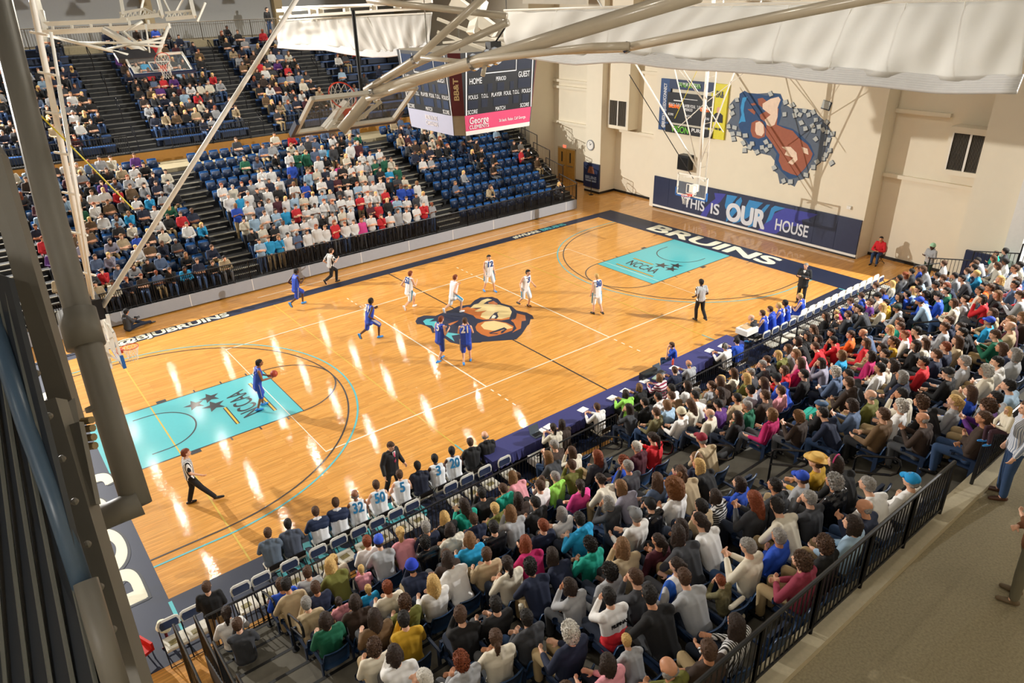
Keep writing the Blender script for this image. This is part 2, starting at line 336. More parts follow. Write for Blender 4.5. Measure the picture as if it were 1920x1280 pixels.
a, b = at(1775, 322, 0, 33.0), at(1852, 268, 0, 33.0)
louvre_box(b[1]-.05, a[1]+.1, a[2]+.1, b[2]+.25, b[2]+.5, 'cream boxed vent with louvred opening right of the mural wall')
# wall pads with lettering
r = empty('wall_pad', (32.8, 8, 0), 0, 'long navy wall pad reading THIS IS OUR HOUSE under the mural', 'wall pad')
y0, y1 = 1.45, 14.6
pads = MB()
for i in range(11):
    a = y0+(y1-y0)*i/11; b = y0+(y1-y0)*(i+1)/11; pads.box((32.72, a+.006, .22), (32.8, b-.006, 1.95))
fix_parent(pads.build('padding', M_navy), r)
fix_parent(MB().box((32.74, y0, .08), (32.8, y1, .2)).build('white_rail', M_white), r); fix_parent(MB().box((32.73, y0, 0), (32.8, y1, .08)).build('base_strip', M_black), r)
def wp(u, v, x=32.71): q = at(u, v, 0, x); return (q[1], q[2])
def wallflat(nm, pts, m, par, x, ds=.004):
    o = MB().prism(pts, 0, x-ds, x).build(nm, m); fixn(o); return fix_parent(o, par)
M_bl1 = mat('royal_blue_print', '3a3fa0', .45); M_bl2 = mat('sky_blue_print', '2f86c4', .45)
def clip(pts): return [(p[0], min(max(p[1], .22), 1.95)) for p in pts]
def bp(s, ox=1210, oy=320, k=4.571): return [wp(ox+float(a)/k, oy+float(b)/k) for a, b in (q.split(',') for q in s.split())]
for m, s, x in ((M_bl1, '590,190 690,200 640,270 560,320 520,400 470,410 500,330 560,270 600,240', 32.719), (M_bl1, '960,540 1010,470 1080,380 1200,320 1480,375 1400,410 1340,420 1350,470 1200,480 1120,540 1050,555', 32.719),
  (M_bl2, '700,205 790,220 750,270 690,330 680,300', 32.716), (M_bl2, '690,440 700,370 730,350 780,260 820,225 830,260 800,330 740,400', 32.716), (M_bl2, '740,470 800,400 850,330 870,290 890,250 1010,275 960,320 940,330 880,400 800,440', 32.716), (M_bl2, '870,510 900,450 960,380 1000,330 1040,290 1070,290 1000,380 940,470', 32.716), (M_bl2, '1030,450 1060,380 1080,320 1110,300 1200,320 1110,350 1080,420', 32.716)):
    wallflat('claw_stripe', clip(bp(s)), m, r, x)
M_let = mat('pale_letter', 'd6dbe4', .5, noise=.02)
def wtext(t, u, v, u2, v2, h, bold=.02, par=r, m=M_let, x=32.705, nm='lettering', shear=0):
    a, b = at(u, v, 0, x), at(u2, v2, 0, x)
    o = text(nm, t, h/.72, (x, (a[1]+b[1])/2, (a[2]+b[2])/2), (0, -1, 0), (0, 0, 1), m, None, bold=bold, ext=.004, fit=abs(a[1]-b[1]), shear=shear); return fix_parent(o, par)
wtext('THIS', 1283, 379, 1321, 388, .62); wtext('IS', 1332, 391, 1348, 395, .62); wtext('OUR', 1361, 395, 1434, 417, .98, .05); wtext('HOUSE', 1453, 423, 1515, 434, .62)
# bruins pad on the column
r = empty('column_pad', (32.45, 19.8, 0), 0, 'narrow navy column pad with grey lettering beside the double doors', 'wall pad')
fix_parent(MB().box((32.36, 19.05, .35), (32.5, 20.5, 1.95)).build('padding', M_navy), r)
fix_parent(text('lettering', 'BRUINS', .3, (32.35, 19.78, 1.0), (0, -1, 0), (0, 0, 1), mat('grey_letter', '8d97a8', .5), fit=1.05, bold=.03), r)
o = MB().prism([(19.45, 1.3), (20.1, 1.3), (20.05, 1.5), (19.95, 1.75), (19.6, 1.75), (19.5, 1.5)], 0, 32.35, 32.36).build('emblem_shape', mat('brown_print', '7a4a34', .5)); fixn(o); fix_parent(o, r)
fix_parent(MB().prism([(19.3, .75), (20.25, .75), (20.3, .85), (19.25, .85)], 0, 32.35, 32.36).build('emblem_bar', mat('grey_letter', '8d97a8')), r)
# stanchion beside it
r = empty('stanchion', (*at(1108, 365, 2, 0)[:2], 0), 0, 'black rope stanchion standing by the column pad', 'stanchion')
MB().tube([(0, 0, 0), (0, 0, .02), (0, 0, .021)], [.16, .16, .02], 12).build('base', M_black, r); MB().tube([(0, 0, .02), (0, 0, .95), (0, 0, 1.0)], [.025, .025, .035], 8).build('post', M_black, r)
# mural: broken wall burst with loose blocks and fur coloured patches
r = empty('wall_mural', (32.8, 7, 5), 0, 'painted mural of a broken wall with grey blocks, navy and brown patches', 'mural')
M_mgrey = mat('mural_slate', '596577', .7); M_mblock = mat('mural_block', 'b4b9b8', .7); M_mnavy = mat('mural_navy', '284a76', .7); M_mbrown = mat('mural_brown', '9c5a44', .7); M_mcream = mat('mural_cream', 'e6cdb8', .7); M_mdark = mat('mural_line', '2b3646', .7); M_msky = mat('mural_sky', '3a96cf', .7)
def mp_(s): return [wp(1340+float(a)/5.333, 140+float(b)/5.333, 32.8) for a, b in (q.split(',') for q in s.split())]
MUR = [(M_mgrey, '150,300 200,240 250,260 330,180 430,190 560,180 660,190 700,290 760,330 900,340 1000,360 1040,410 1120,480 1160,560 1170,640 1140,750 1060,880 960,930 900,1040 830,1060 800,1120 720,1080 650,1090 630,990 590,960 600,860 560,810 430,780 320,720 280,640 200,600 140,570 120,500 170,420'),
 (M_mnavy, '245,250 250,190 300,160 350,190 430,190 520,210 600,190 660,200 685,250 660,330 670,400 640,500 780,540 860,600 960,700 1000,800 960,870 900,950 820,1030 740,1040 660,960 600,870 620,790 560,700 500,760 380,740 300,640 240,520 250,420'),
 (M_mbrown, '430,240 480,230 560,300 640,340 620,500 700,535 780,560 850,640 930,700 980,790 960,850 900,940 830,1010 760,990 680,950 640,860 650,800 580,690 510,600 520,480 460,440 450,400 520,360 440,300'),
 (M_mbrown, '360,560 370,480 420,455 480,470 510,540 500,620 440,640 380,620'),
 (M_mcream, '480,290 560,240 640,220 660,250 630,330 630,420 600,500 560,520 520,500 500,450 560,400 480,340'),
 (M_mcream, '405,560 410,480 450,465 490,500 495,580 470,615 420,600'),
 (M_msky, '240,490 270,400 260,330 280,230 330,220 300,280 290,360 310,470 270,470'),
 (M_mcream, '670,720 760,720 820,780 830,850 780,900 730,880 790,830 700,800 720,760'),
 (M_mcream, '870,720 930,740 940,800 890,780'),
 (M_mbrown, '360,290 400,280 420,300 380,310'), (M_mbrown, '330,345 380,340 410,370 400,400 360,370')]
for i, (m, s) in enumerate(MUR): wallflat('painted_patch', mp_(s), m, r, 32.8-.0012*(i+1), .001)
rr = random.Random(3)
blk = [(170, 320), (180, 385), (225, 250), (140, 515), (200, 530), (180, 590), (245, 590), (310, 610), (290, 680), (350, 720), (375, 690), (475, 725), (515, 670), (555, 710), (520, 750), (425, 770), (560, 190), (710, 275), (780, 300), (700, 395), (800, 405), (855, 400), (815, 360), (900, 360), (940, 400), (985, 375), (1015, 450), (1120, 475), (980, 510), (1045, 520), (990, 560), (1085, 550), (1130, 570), (1180, 590), (1010, 640), (1140, 650), (1110, 690), (1155, 755), (1110, 800), (1090, 840), (1025, 870), (990, 920), (1170, 880), (1115, 300), (910, 540), (870, 480), (760, 1070), (690, 1060), (600, 930), (915, 1000), (190, 640), (300, 750)]
gb, gd = MB(), MB()
for i, (cx, cy) in enumerate(blk):
    s = 30 if cx != 1115 else 58; a0 = rr.random()*1.2
    pts = [(cx+s*math.cos(a0+k*math.pi/2+rr.uniform(-.2, .2)), cy+s*math.sin(a0+k*math.pi/2+rr.uniform(-.2, .2))) for k in range(4)]
    big = [(cx+(x-cx)*1.18+4, cy+(y-cy)*1.18+5) for x, y in pts]
    gd.prism([wp(1340+x/5.333, 140+y/5.333, 32.8) for x, y in big], 0, 32.8-.0170-.00008*i, 32.8-.0160-.00008*i); gb.prism([wp(1340+x/5.333, 140+y/5.333, 32.8) for x, y in pts], 0, 32.8-.0260-.00008*i, 32.8-.0250-.00008*i)
fix_parent(fixn(gd.build('block_edge', M_mdark)), r); fix_parent(fixn(gb.build('painted_block', M_mblock)), r)
# wall scoreboard and its banners
r = empty('wall_scoreboard', (32.7, 12, 4), 0, 'black wall scoreboard with sponsor panels behind the far hoop', 'scoreboard')
def panel(u0, v0, u1, v1, m, nm, par, x=32.62, th=.12):
    a, b = at(u0, v0, 0, x), at(u1, v1, 0, x); return fix_parent(MB().box((x, b[1], b[2]), (x+th, a[1], a[2])).build(nm, m), par), (a[1], b[1], a[2], b[2])
M_board = mat('score_black', '14161b', .4); M_amber = mat('amber_led', 'e0661e', .5, emit=1.2); M_lime = mat('lime_print', '6fbf3f', .5); M_ltxt = mat('white_print', 'e3e6ea', .6, noise=.02)
_, (ya, yb, za, zb) = panel(1252, 172, 1333, 240, M_board, 'display_face', r)
_, q = panel(1256, 148, 1337, 174, mat('navy_ad', '1f3358', .5), 'sponsor_panel', r, 32.58)
_, q2 = panel(1248, 232, 1333, 260, M_board, 'sponsor_panel', r, 32.57)
def wt(t, y, z, h, m, fit, par=r, x=32.55, X=(0, -1, 0), Y=(0, 0, 1), bold=.02): return fix_parent(text('lettering', t, h/.72, (x, y, z), X, Y, m, fit=fit, bold=bold, ext=.003), par)
w_ = ya-yb; yc = (ya+yb)/2; zt = max(za, zb); zb_ = min(za, zb)
wt('COPPER & SCOTA', (q[0]+q[1])/2+.1, max(q[2], q[3])-.22, .18, M_ltxt, 1.6); wt('SPINE CENTER', (q[0]+q[1])/2+.1, min(q[2], q[3])+.25, .24, M_lime, 1.6)
wt('BRUINS', ya-.55, zt-.75, .2, M_amber, .75, x=32.60); wt('GUEST', yb+.5, zt-.75, .2, M_amber, .65, x=32.60); wt('PERIOD', yc, zt-.85, .15, M_ltxt, .55, x=32.60)
wt('FOULS  T.O.L.  PLAYER FOUL  T.O.L.  FOULS', yc, zb_+1.0, .16, M_ltxt, w_-.3, x=32.60); wt('MATCH', yc, zb_+.45, .14, M_ltxt, .45, x=32.60); wt('SCORE', ya-.35, zb_+.45, .12, M_ltxt, .4, x=32.60); wt('SCORE', yb+.35, zb_+.45, .12, M_ltxt, .4, x=32.60)
wt('VISION', (q2[0]+q2[1])/2+.55, (q2[2]+q2[3])/2, .36, M_lime, 1.25); wt('PURE', (q2[0]+q2[1])/2-.65, (q2[2]+q2[3])/2+.08, .2, M_ltxt, .75)
for g0 in ((ya-.8, zt-.45, .62, .06), (yc, zt-.3, 1.1, .03)): fix_parent(MB().box((32.60, g0[0]-g0[2]/2, g0[1]), (32.62, g0[0]+g0[2]/2, g0[1]+g0[3])).build('white_rule', M_ltxt), r)
r2 = empty('vertical_banner', (32.7, 13.6, 4), 0, 'narrow blue vertical banner left of the wall scoreboard', 'banner')
a, b = at(1240, 150, 0, 32.68), at(1252, 245, 0, 32.68)
fix_parent(MB().box((32.68, b[1], b[2]), (32.8, a[1], a[2]+.1)).build('banner_face', mat('blue_banner', '24487a', .5)), r2)
wt('@BJUEDU  BJU.EDU/CONNECT', (a[1]+b[1])/2, (a[2]+b[2])/2, .22, M_ltxt, (a[2]-b[2])-.3, r2, 32.67, (0, 0, 1), (0, 1, 0))
r3 = empty('yellow_poster', (32.7, 9, 4), 0, 'tall yellow sponsor poster with a man in a dark suit', 'poster')
a, b = at(1337, 156, 0, 32.68), at(1352, 262, 0, 32.68)
a[1] += .05
fix_parent(MB().box((32.68, b[1]-.15, b[2]), (32.8, a[1], a[2])).build('poster_face', mat('yellow_print', 'd9cf2e', .5)), r3)
yc3 = (a[1]+b[1])/2-.1
wt('BR&', yc3, a[2]-.55, .35, M_navy, .5, r3, 32.67); wt('Call  Buddy  Right', yc3, b[2]+.55, .12, M_navy, .6, r3, 32.67)
zz = (a[2]+b[2])/2-.1
fix_parent(fixn(MB().prism([(yc3-.35, zz-.45), (yc3+.3, zz-.45), (yc3+.25, zz-.05), (yc3+.1, zz+.05), (yc3-.15, zz+.05), (yc3-.32, zz-.05)], 0, 32.66, 32.68).build('printed_suit', M_board)), r3)
fix_parent(MB().sphere((32.67, yc3, zz+.2), .15, 10, 6, (.08, .8, 1.1)).build('printed_head', mat('print_skin', 'd9a98c', .6)), r3)
# loudspeaker, clock, exit sign, doors, small box
a = at(1284, 305, 0, 32.5)
r = empty('loudspeaker', (32.8, a[1], a[2]-.4), 0, 'black square loudspeaker on the wall behind the far hoop', 'loudspeaker')
MB().box((-.5, -.38, 0), (0, .38, .85)).build('cabinet', M_board, r); MB().box((-.52, -.33, .06), (-.5, .33, .72)).build('grille', mat('speaker_cloth', '0c0c0d', .9), r)
a = at(1107, 272, 0, 32.45)
r = empty('wall_clock', (32.5, a[1], a[2]), 0, 'round white wall clock on the column above the doors', 'clock')
MB().tube([(-.07, 0, 0), (0, 0, 0)], .34, 24).build('case', mat('clock_grey', '8d9094', .4), r); MB().tube([(-.08, 0, 0), (-.07, 0, 0)], .28, 24).build('dial', M_white, r)
MB().bar((-.09, 0, 0), (-.09, -.12, .12), .02).bar((-.09, 0, 0), (-.09, .03, .2), .015).build('hands', M_black, r)
a = at(1059, 275, 0, 33.85)
r = empty('exit_sign', (33.9, a[1], a[2]-.1), 0, 'red EXIT sign above the wooden double doors', 'sign')
MB().box((-.06, -.2, 0), (0, .2, .24)).build('housing', M_white, r); text('lettering', 'EXIT', .24, (-.065, 0, .12), (0, -1, 0), (0, 0, 1), mat('red_led', 'ff5a3a', .5, emit=2.5), r, bold=.02, fit=.32)
yd = (at(1047, 283, 0, 33.85)[1], at(1077, 341, 0, 33.85)[1])
r = struct('door_1', MB().box((33.86, yd[1]-.08, 0), (33.9, yd[1], 2.2)).box((33.86, yd[0], 0), (33.9, yd[0]+.08, 2.2)).box((33.86, yd[1]-.08, 2.12), (33.9, yd[0]+.08, 2.22)), M_walltan)
M_door = mat('oak_door', 'b98a3c', .45, noise=.2, scale=5); ymid = sum(yd)/2
for y0, y1 in ((yd[1], ymid-.01), (ymid+.01, yd[0])):
    d = MB().box((33.82, y0, .02), (33.88, y1, 2.12)).build('door_leaf', M_door, r)
    MB().box((33.80, (y0+y1)/2-.06, 1.2), (33.825, (y0+y1)/2+.06, 1.9)).build('vision_pane', mat('dark_pane', '2b2a26', .1), d)
    MB().box((33.76, y0+.1, .95), (33.81, y1-.1, 1.0)).build('push_bar', M_chrome, d)
a = at(1592, 389, 0, 32.75)
tag(MB().box((32.7, a[1]-.1, a[2]-.07), (32.8, a[1]+.1, a[2]+.07)).build('thermostat_box', M_white), 'small white box on the wall above the pad end', 'box')
for u in (975, 989):
    a = at(u, 297, 0, 31.6); r = tag(MB().box((31.56, a[1]-.32, a[2]-.2), (31.6, a[1]+.32, a[2]+.2)).build('wall_grille', mat('grey_louvre', '8b857b')), 'grey air grille on the white wall, %s of the pair' % ('left' if u < 980 else 'right'), 'grille', 'air grilles beside the stand')
# far right navy pad and bicycle-like clutter by the near corner
r = empty('corner_pad', (32.3, -4, 1.4), 0, 'navy padded panel standing against the white column above the crowd', 'wall pad')
a, b = at(1812, 468, 0, 32.3), at(1862, 530, 0, 32.3)
fix_parent(MB().box((32.25, b[1]-.4, 0), (32.4, a[1], a[2])).build('padding', M_navy), r)
r = struct('trim_2', MB().box((31.9, -5.5, 0), (33.9, -4.9, ZT)), M_white)
# ---------------------------------------------------------------- seating banks
RISE, DEP, Z0 = .35, .79, .60
NY, NX0, NX1 = -2.72, .15, 30.6      # near bank: front edge, ends
FY, FX0, FX1 = 17.45, -9.0, 28.9     # far bank
NROW = 11
M_carpet = mat('grey_carpet_tile', '6b675c', .95, noise=.35, scale=2.2); M_tier = mat('dark_tier', '0c0d0f', .7, noise=.2)
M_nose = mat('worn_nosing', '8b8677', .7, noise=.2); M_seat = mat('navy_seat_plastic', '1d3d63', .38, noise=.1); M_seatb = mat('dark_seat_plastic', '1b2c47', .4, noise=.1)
AISN = [(.15, 1.35), (10.15, 11.35), (19.75, 20.9), (29.3, 30.6)]
def nrow(k): return NY-DEP*k, Z0+RISE*k          # front edge y, tread z
t = MB()
for k in range(NROW+1):
    y, z = nrow(k); zz = z if k < NROW else 4.5
    if k < NROW: t.box((NX0, y-DEP, z-.35 if k else 0), (NX1, y, z))
NT = struct('floor_tier_near', t, M_carpet)
t = MB()
for k in range(NROW):
    y, z = nrow(k); t.box((NX0, y-.05, z-.03), (NX1, y+.012, z+.004))
t.build('step_nosing', M_tier, NT)
t = MB()
for a0, a1 in AISN:
    for k in range(1, NROW): y, z = nrow(k); t.box((a0+.05, y-.002, z-.35), (a1-.05, y+.3, z-.175))
t.build('aisle_step', M_carpet, NT)
YC = nrow(NROW)[0]   # concourse edge
CONC = struct('floor_concourse', MB().box((-6, -20, 4.2), (34, YC, 4.5)), mat('tan_concrete', '8f8468', .8, noise=.45, scale=30))
MB().box((-6, YC-.32, 4.5), (34, YC, 4.62)).build('concrete_kerb', mat('pale_concrete', 'b3a88c', .8, noise=.15, scale=20), CONC)
# far lower bank
t = MB(); t2 = MB()
for k in range(NROW):
    y = FY+.84*k; z = Z0+RISE*k; x1 = FX1+.18*k
    t.box((FX0, y, z-.35 if k else .25), (x1, y+.84, z)); t2.box((FX0, y-.012, z-.04), (x1, y+.05, z+.004))
FT = struct('floor_tier_far', t, M_tier); t2.build('step_nosing', M_nose, FT)
r = struct('trim_3', MB().box((FX0, FY-.03, .06), (FX1, FY, .62)), M_grey)
t = MB()
for i in range(14): t.box((FX0+2.8*i+.6, FY-.036, .06), (FX0+2.8*i+.63, FY-.03, .62))
t.build('fascia_joint', M_white, r)
DEPF = .84
ts = MB(); tn = MB()
for k in range(1, NROW):
    y = FY+.84*k; z = Z0+RISE*k
    for a0, a1 in ((-1.1, .9), (7.7, 8.9), (19.1, 20.5), (27.8+.18*k, FX1-.1+.18*k)): ts.box((a0, y-.3, z-.35), (a1, y, z-.175)); tn.box((a0, y-.312, z-.20), (a1, y-.27, z-.172))
ts.build('aisle_step', M_tier, FT); tn.build('step_edge', M_nose, FT)
FWY = FY+DEPF*NROW; FWZ = 4.3
struct('floor_walkway', MB().box((FX0, FWY, 0), (31.6, FWY+2.3, FWZ)), mat('tan_concrete', '8a7d62'))
UY0, UZ0, UR, UD, NU = FWY+2.3, 5.0, .41, .76, 12
struct('trim_4', MB().box((FX0, UY0-.02, 4.3), (31.6, UY0, 4.9)), mat('ochre_fascia', '9a6a1e', .6))
t = MB(); t2 = MB(); 
for k in range(NU):
    y = UY0+UD*k; z = UZ0+UR*k; t.box((FX0, y, z-.6), (31.6, y+UD, z)); t2.box((FX0, y-.015, z-.05), (31.6, y+.06, z+.005))
UT = struct('floor_tier_upper', t, M_tier); t2.build('step_nosing', mat('grey_nosing', '3c3e40', .7), UT)
ts = MB(); tn = MB()
for k in range(1, NU):
    y = UY0+UD*k; z = UZ0+UR*k
    for a0, a1 in ((-.9, .5), (6.4, 8.3), (13.6, 15.0), (19.5, 21.0)): ts.box((a0, y-.3, z-UR), (a1, y, z-UR/2)); tn.box((a0, y-.31, z-UR/2-.02), (a1, y-.27, z-UR/2+.004)); tn.box((a0, y-.02, z-.02), (a1, y+.03, z+.008))
ts.build('stair_step', M_tier, UT); tn.build('stair_edge', mat('stair_edge_grey', '6a6860', .7), UT)
UYB = UY0+UD*NU; UZB = UZ0+UR*NU
struct('floor_balcony', MB().box((FX0, UYB, UZB-.6), (31.6, 42, UZB)), mat('tan_concrete', '8a7d62'))
# long blue bleacher benches of the upper bank, with open stairs between the blocks
UBLK = [(-9, -1.0), (.6, 6.3), (8.4, 13.5), (15.1, 19.4), (21.1, 30.2)]
nm5 = ['leftmost block', 'second block from the left', 'middle block', 'second block from the right', 'rightmost block']
M_bench = mat('blue_bench_plastic', '2f5288', .35, noise=.15)
ordn = ['first', 'second', 'third', 'fourth', 'fifth', 'sixth', 'seventh', 'eighth', 'ninth', 'tenth', 'eleventh', 'twelfth', 'thirteenth', 'fourteenth']
for bi, (x0, x1) in enumerate(UBLK):
    for k in range(NU):
        y = UY0+UD*k; z = UZ0+UR*k
        if not (inframe((x0, y, z+.4)) or inframe((x1, y, z+.4)) or inframe(((x0+x1)/2, y, z+.4))): continue
        e = empty('bleacher_bench', (x0, y+UD-.36, z), 0, 'long blue bleacher bench, %s row from the walkway in the %s' % (ordn[k], nm5[bi]), 'bench', 'blue benches of the upper bank')
        MB().box((0, -.02, .36), (x1-x0, .32, .42)).build('seat_plank', M_bench, e)
        MB().box((0, .30, .02), (x1-x0, .34, .36)).box((0, -.025, .385), (x1-x0, -.02, .40)).build('riser_panel', M_seatb, e)
        t = MB()
        for i in range(int((x1-x0)/1.6)+1): t.box((.3+i*1.6, .05, 0), (.36+i*1.6, .25, .36))
        t.build('bench_bracket', M_black, e)
# ---------------------------------------------------------------- railings
def rail_panel(a, b, h, lab, name='guard_rail', group=None, gap=.10, z_low=.08, m=M_black, post=.03, rr=.024, bal=.011):
    a, b = np.array(a, float), np.array(b, float); d = b-a; L = np.linalg.norm(d[:2]); e = empty(name, tuple(a), 0, lab, 'railing', group)
    up = np.array([0, 0, h]); z = np.zeros(3)
    MB().tube([up, d+up], rr, 8).build('top_rail', m, e); MB().tube([(0, 0, z_low), tuple(d+np.array([0, 0, z_low]))], rr*.7, 6).build('bottom_rail', m, e)
    t = MB(); n = max(1, int(L/gap))
    for i in range(1, n): q = d*i/n; t.tube([q+np.array([0, 0, z_low]), q+up], bal, 4, cap=False)
    t.build('balusters', m, e)
    for q in (z, d): MB().tube([q, q+up], post, 6).build('post', m, e)
    return e
def hoop_rail(x, y, z, dy, lab, grp, h=.95, slope=RISE/DEP):
    """looped handrail on one post beside an aisle; dy = direction in which the bank rises"""
    e = empty('aisle_handrail', (x, y, z), 0, lab, 'railing', grp)
    s = slope; L = .62
    p = lambda t, zz: (0, dy*t, zz+s*t)
    MB().tube([(0, 0, 0), (0, 0, h-.06), p(.03, h-.02), p(.1, h), p(L, h), p(L+.09, h-.06), p(L+.12, h-.15), p(L+.1, h-.3), p(L, h-.36), p(.0, h-.36)], .024, 8).build('loop', mat('black_gloss', '1a1b1f', .2, .3), e)
    MB().tube([(0, 0, 0), (0, 0, .015)], .07, 10).build('foot_plate', M_black, e); return e
grp = 'looped handrails of the near aisles'
for x, ks, al in ((10.12, (1, 3, 5, 7, 9), 'middle aisle'), (19.7, (1, 3, 5, 7), 'far aisle'), (1.4, (0, 2), 'near left aisle')):
    for k in ks:
        y, z = nrow(k); hoop_rail(x, y-.1, z, -1, 'black looped handrail in the %s, at the %s row up from the court' % (al, ordn[k]), grp)
# court side rail of the near bank
seg = [(.3, 2.9), (3.9, 6.6), (6.6, 8.8), (8.8, 11.6), (12.2, 14.6), (14.6, 17.0), (17.0, 19.6), (20.6, 23), (23, 25.6), (25.6, 28.2)]
for i, (a, b) in enumerate(seg): rail_panel((a, NY-.04, Z0), (b, NY-.04, Z0), .95, 'black court side railing panel of the near bank, %s from the left end' % ordn[i], group='court side railing of the near bank')
for i, k in enumerate(range(0, 7, 2)):
    y, z = nrow(k); y2, z2 = nrow(k+2)
    rail_panel((NX0-.03, y, z), (NX0-.03, y2+.03, z), 1.05, 'black end railing beside the left aisle, %s panel up from the court' % ordn[i], group='end railing of the near bank', gap=.13)
    rail_panel((NX1+.03, y, z), (NX1+.03, y2+.03, z+.3), 1.05, 'black end railing by the far end wall, %s panel up from the court' % ordn[i], group='far end railing of the near bank', gap=.13)
MB_ = MB().tube([(31.0, -2.0, 0), (31.0, -2.0, .95), (31.0, -2.15, 1.05), (31.0, -3.0, 1.4), (31, -3.1, 1.3), (31, -3.1, 0)], .025, 8)
tag(MB_.build('step_handrail', M_black), 'bent black handrail on the steps at the far end', 'railing')
rail_panel((-.25, NY+.1, 0), (-.25, -6.5, 0), 1.6, 'tall black rail closing the left end of the near bank', gap=.3)
tag(fixn(MB().prism([(NY, 0), (NY-DEP*8, 0), (NY-DEP*8, Z0+RISE*7), (NY, Z0)], 0, NX0-.06, NX0-.02).build('end_panel', M_tier)), 'dark panel closing the left end of the near bank', 'panel')
# rear railing
segs = [(-4.0+1.25*i, -4.0+1.25*(i+1)) for i in range(0, 11)]; segs[-1] = (8.5, 9.72)
for i, (a, b) in enumerate(segs): rail_panel((a, YC-.12, 4.62), (b, YC-.12, 4.62), 1.0, 'black rear railing along the concourse, %s panel from the near end' % ordn[i], group='rear railing along the concourse', rr=.03, bal=.011, gap=.1)
for i, (a, b) in enumerate(((10.9, 12.6), (12.6, 14.6), (14.6, 17), (17, 19.5))): rail_panel((a, YC-.12, 4.62), (b, YC-.12, 4.62), 1.0, 'black rear railing beyond the middle aisle, %s panel' % ordn[i], group='rear railing beyond the middle aisle', rr=.03, bal=.011, gap=.1)
# far bank railings
x = -8.0; i = 0; W20 = 'first second third fourth fifth sixth seventh eighth ninth tenth eleventh twelfth thirteenth fourteenth fifteenth sixteenth seventeenth eighteenth nineteenth'.split()
while x < 28:
    rail_panel((x, FY+.05, Z0), (x+2.05, FY+.05, Z0), .92, 'black railing panel above the grey fascia, %s from the left' % W20[i], group='front railing of the far bank', gap=.085, bal=.014); x += 2.05; i += 1
for k in range(0, 10, 2):
    y = FY+.84*k; z = Z0+RISE*k; xx = FX1+.18*k
    rail_panel((xx, y, z), (xx, y+.84*2-.05, z+.3), 1.05, 'black stair end railing of the far bank, %s panel up from the court' % ordn[k//2], group='end railing of the far bank', gap=.12)
    hoop_rail(xx-.9, y+.1, z, 1, 'black looped handrail near the right end of the far bank, %s from the court' % ordn[k//2], 'looped handrails of the far right aisle')
x = -8.6; i = 0
while x < 31:
    if not (6.2 < x+1.1 < 8.4 or 13.5 < x+1.1 < 15.1 or 19.4 < x+1.1 < 21.1): rail_panel((x, UY0-.1, 4.9), (x+2.2, UY0-.1, 4.9), 1.0, 'black railing panel in front of the upper bank, %s from the left' % W20[i], group='front railing of the upper bank', gap=.12); i += 1
    x += 2.2
x = -8.6; i = 0
while x < 31:
    rail_panel((x, UYB+.05, UZB), (x+3.3, UYB+.05, UZB), 1.1, 'grey brown railing panel along the back balcony, %s from the left' % W20[i], group='balcony railing behind the upper bank', gap=.14, m=mat('brown_rail', '6d6252', .5)); x += 3.3; i += 1
for xx in (7.3, 14.3, 20.2, -.2):
    for k in range(0, NU-1, 3):
        hoop_rail(xx, UY0+UD*k+.1, UZ0+UR*k, 1, 'black handrail in the upper stair at x', 'looped handrails of the upper stairs', slope=UR/UD)
for o in [o for o in bpy.data.objects if o.get('label', '').endswith('at x')]:
    si = {7.3: "second", 14.3: "third", 20.2: "fourth", -.2: "first"}[round(o.location.x, 1)]; o['label'] = 'black looped handrail in the %s upper stair, %s one up' % (si, ordn[round((o.location.y-UY0)/UD)//3])
# ---------------------------------------------------------------- stadium seats
def seat_meshes():
    b = MB(); n = 7   # backrest, facing +Y, origin at tread under the seat centre
    for zi in range(4):
        pass
    rows = []
    for z, yy in ((.42, -.20), (.60, -.235), (.74, -.27), (.84, -.30)):
        rows.append([((i/(n-1)-.5)*(.47 if z < .8 else .43), yy+.05*(abs(i/(n-1)-.5)*2)**2, z) for i in range(n)])
    back = MB()
    for off in (0, -.03):
        base = len(back.v)
        for r_ in rows: back.v += [(p[0], p[1]+off, p[2]) for p in r_]
        for i in range(3):
            for j in range(n-1):
                q = (base+i*n+j, base+i*n+j+1, base+(i+1)*n+j+1, base+(i+1)*n+j); back.f.append(q if off == 0 else q[::-1]); back.m.append(0)
    N = 4*n
    rim = [i for i in range(n)]+[n*i+n-1 for i in range(1, 4)]+[3*n+j for j in range(n-2, -1, -1)]+[n*i for i in range(2, 0, -1)]
    for i in range(len(rim)):
        a, c = rim[i], rim[(i+1) % len(rim)]; back.f.append((a, c, c+N, a+N)); back.m.append(0)
    pan = MB().box((-.215, -.2, .40), (.215, .22, .445)).box((-.2, .2, .405), (.2, .24, .435))
    fold = MB().obox((0, -.13, .56), (.21, 0, 0), (0, .028, 0), (0, -.02, .2))
    arm = MB().box((-.275, -.22, .60), (-.235, .16, .635)).box((-.268, -.2, .0), (-.242, -.12, .60)).tube([(-.255, .2, .60), (-.255, .2, .66)], .045, 8, cap=False).tube([(-.255, .2, .60), (-.255, .2, .605)], .045, 8)
    return [back.mesh('seat_back', True), pan.mesh('seat_pan'), fold.mesh('folded_pan'), arm.mesh('arm')]
SB, SP, SF, SA = seat_meshes()
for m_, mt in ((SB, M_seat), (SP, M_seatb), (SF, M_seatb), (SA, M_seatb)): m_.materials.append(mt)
SEATS = []   # (x, y, z, rot, occupied, rowtext)
def mesh_arrays(me):
    v = np.empty(len(me.vertices)*3, np.float32); me.vertices.foreach_get('co', v); v = v.reshape(-1, 3)
    lt = np.empty(len(me.polygons), np.int32); me.polygons.foreach_get('loop_total', lt); li = np.empty(len(me.loops), np.int32); me.loops.foreach_get('vertex_index', li)
    return v, lt, li
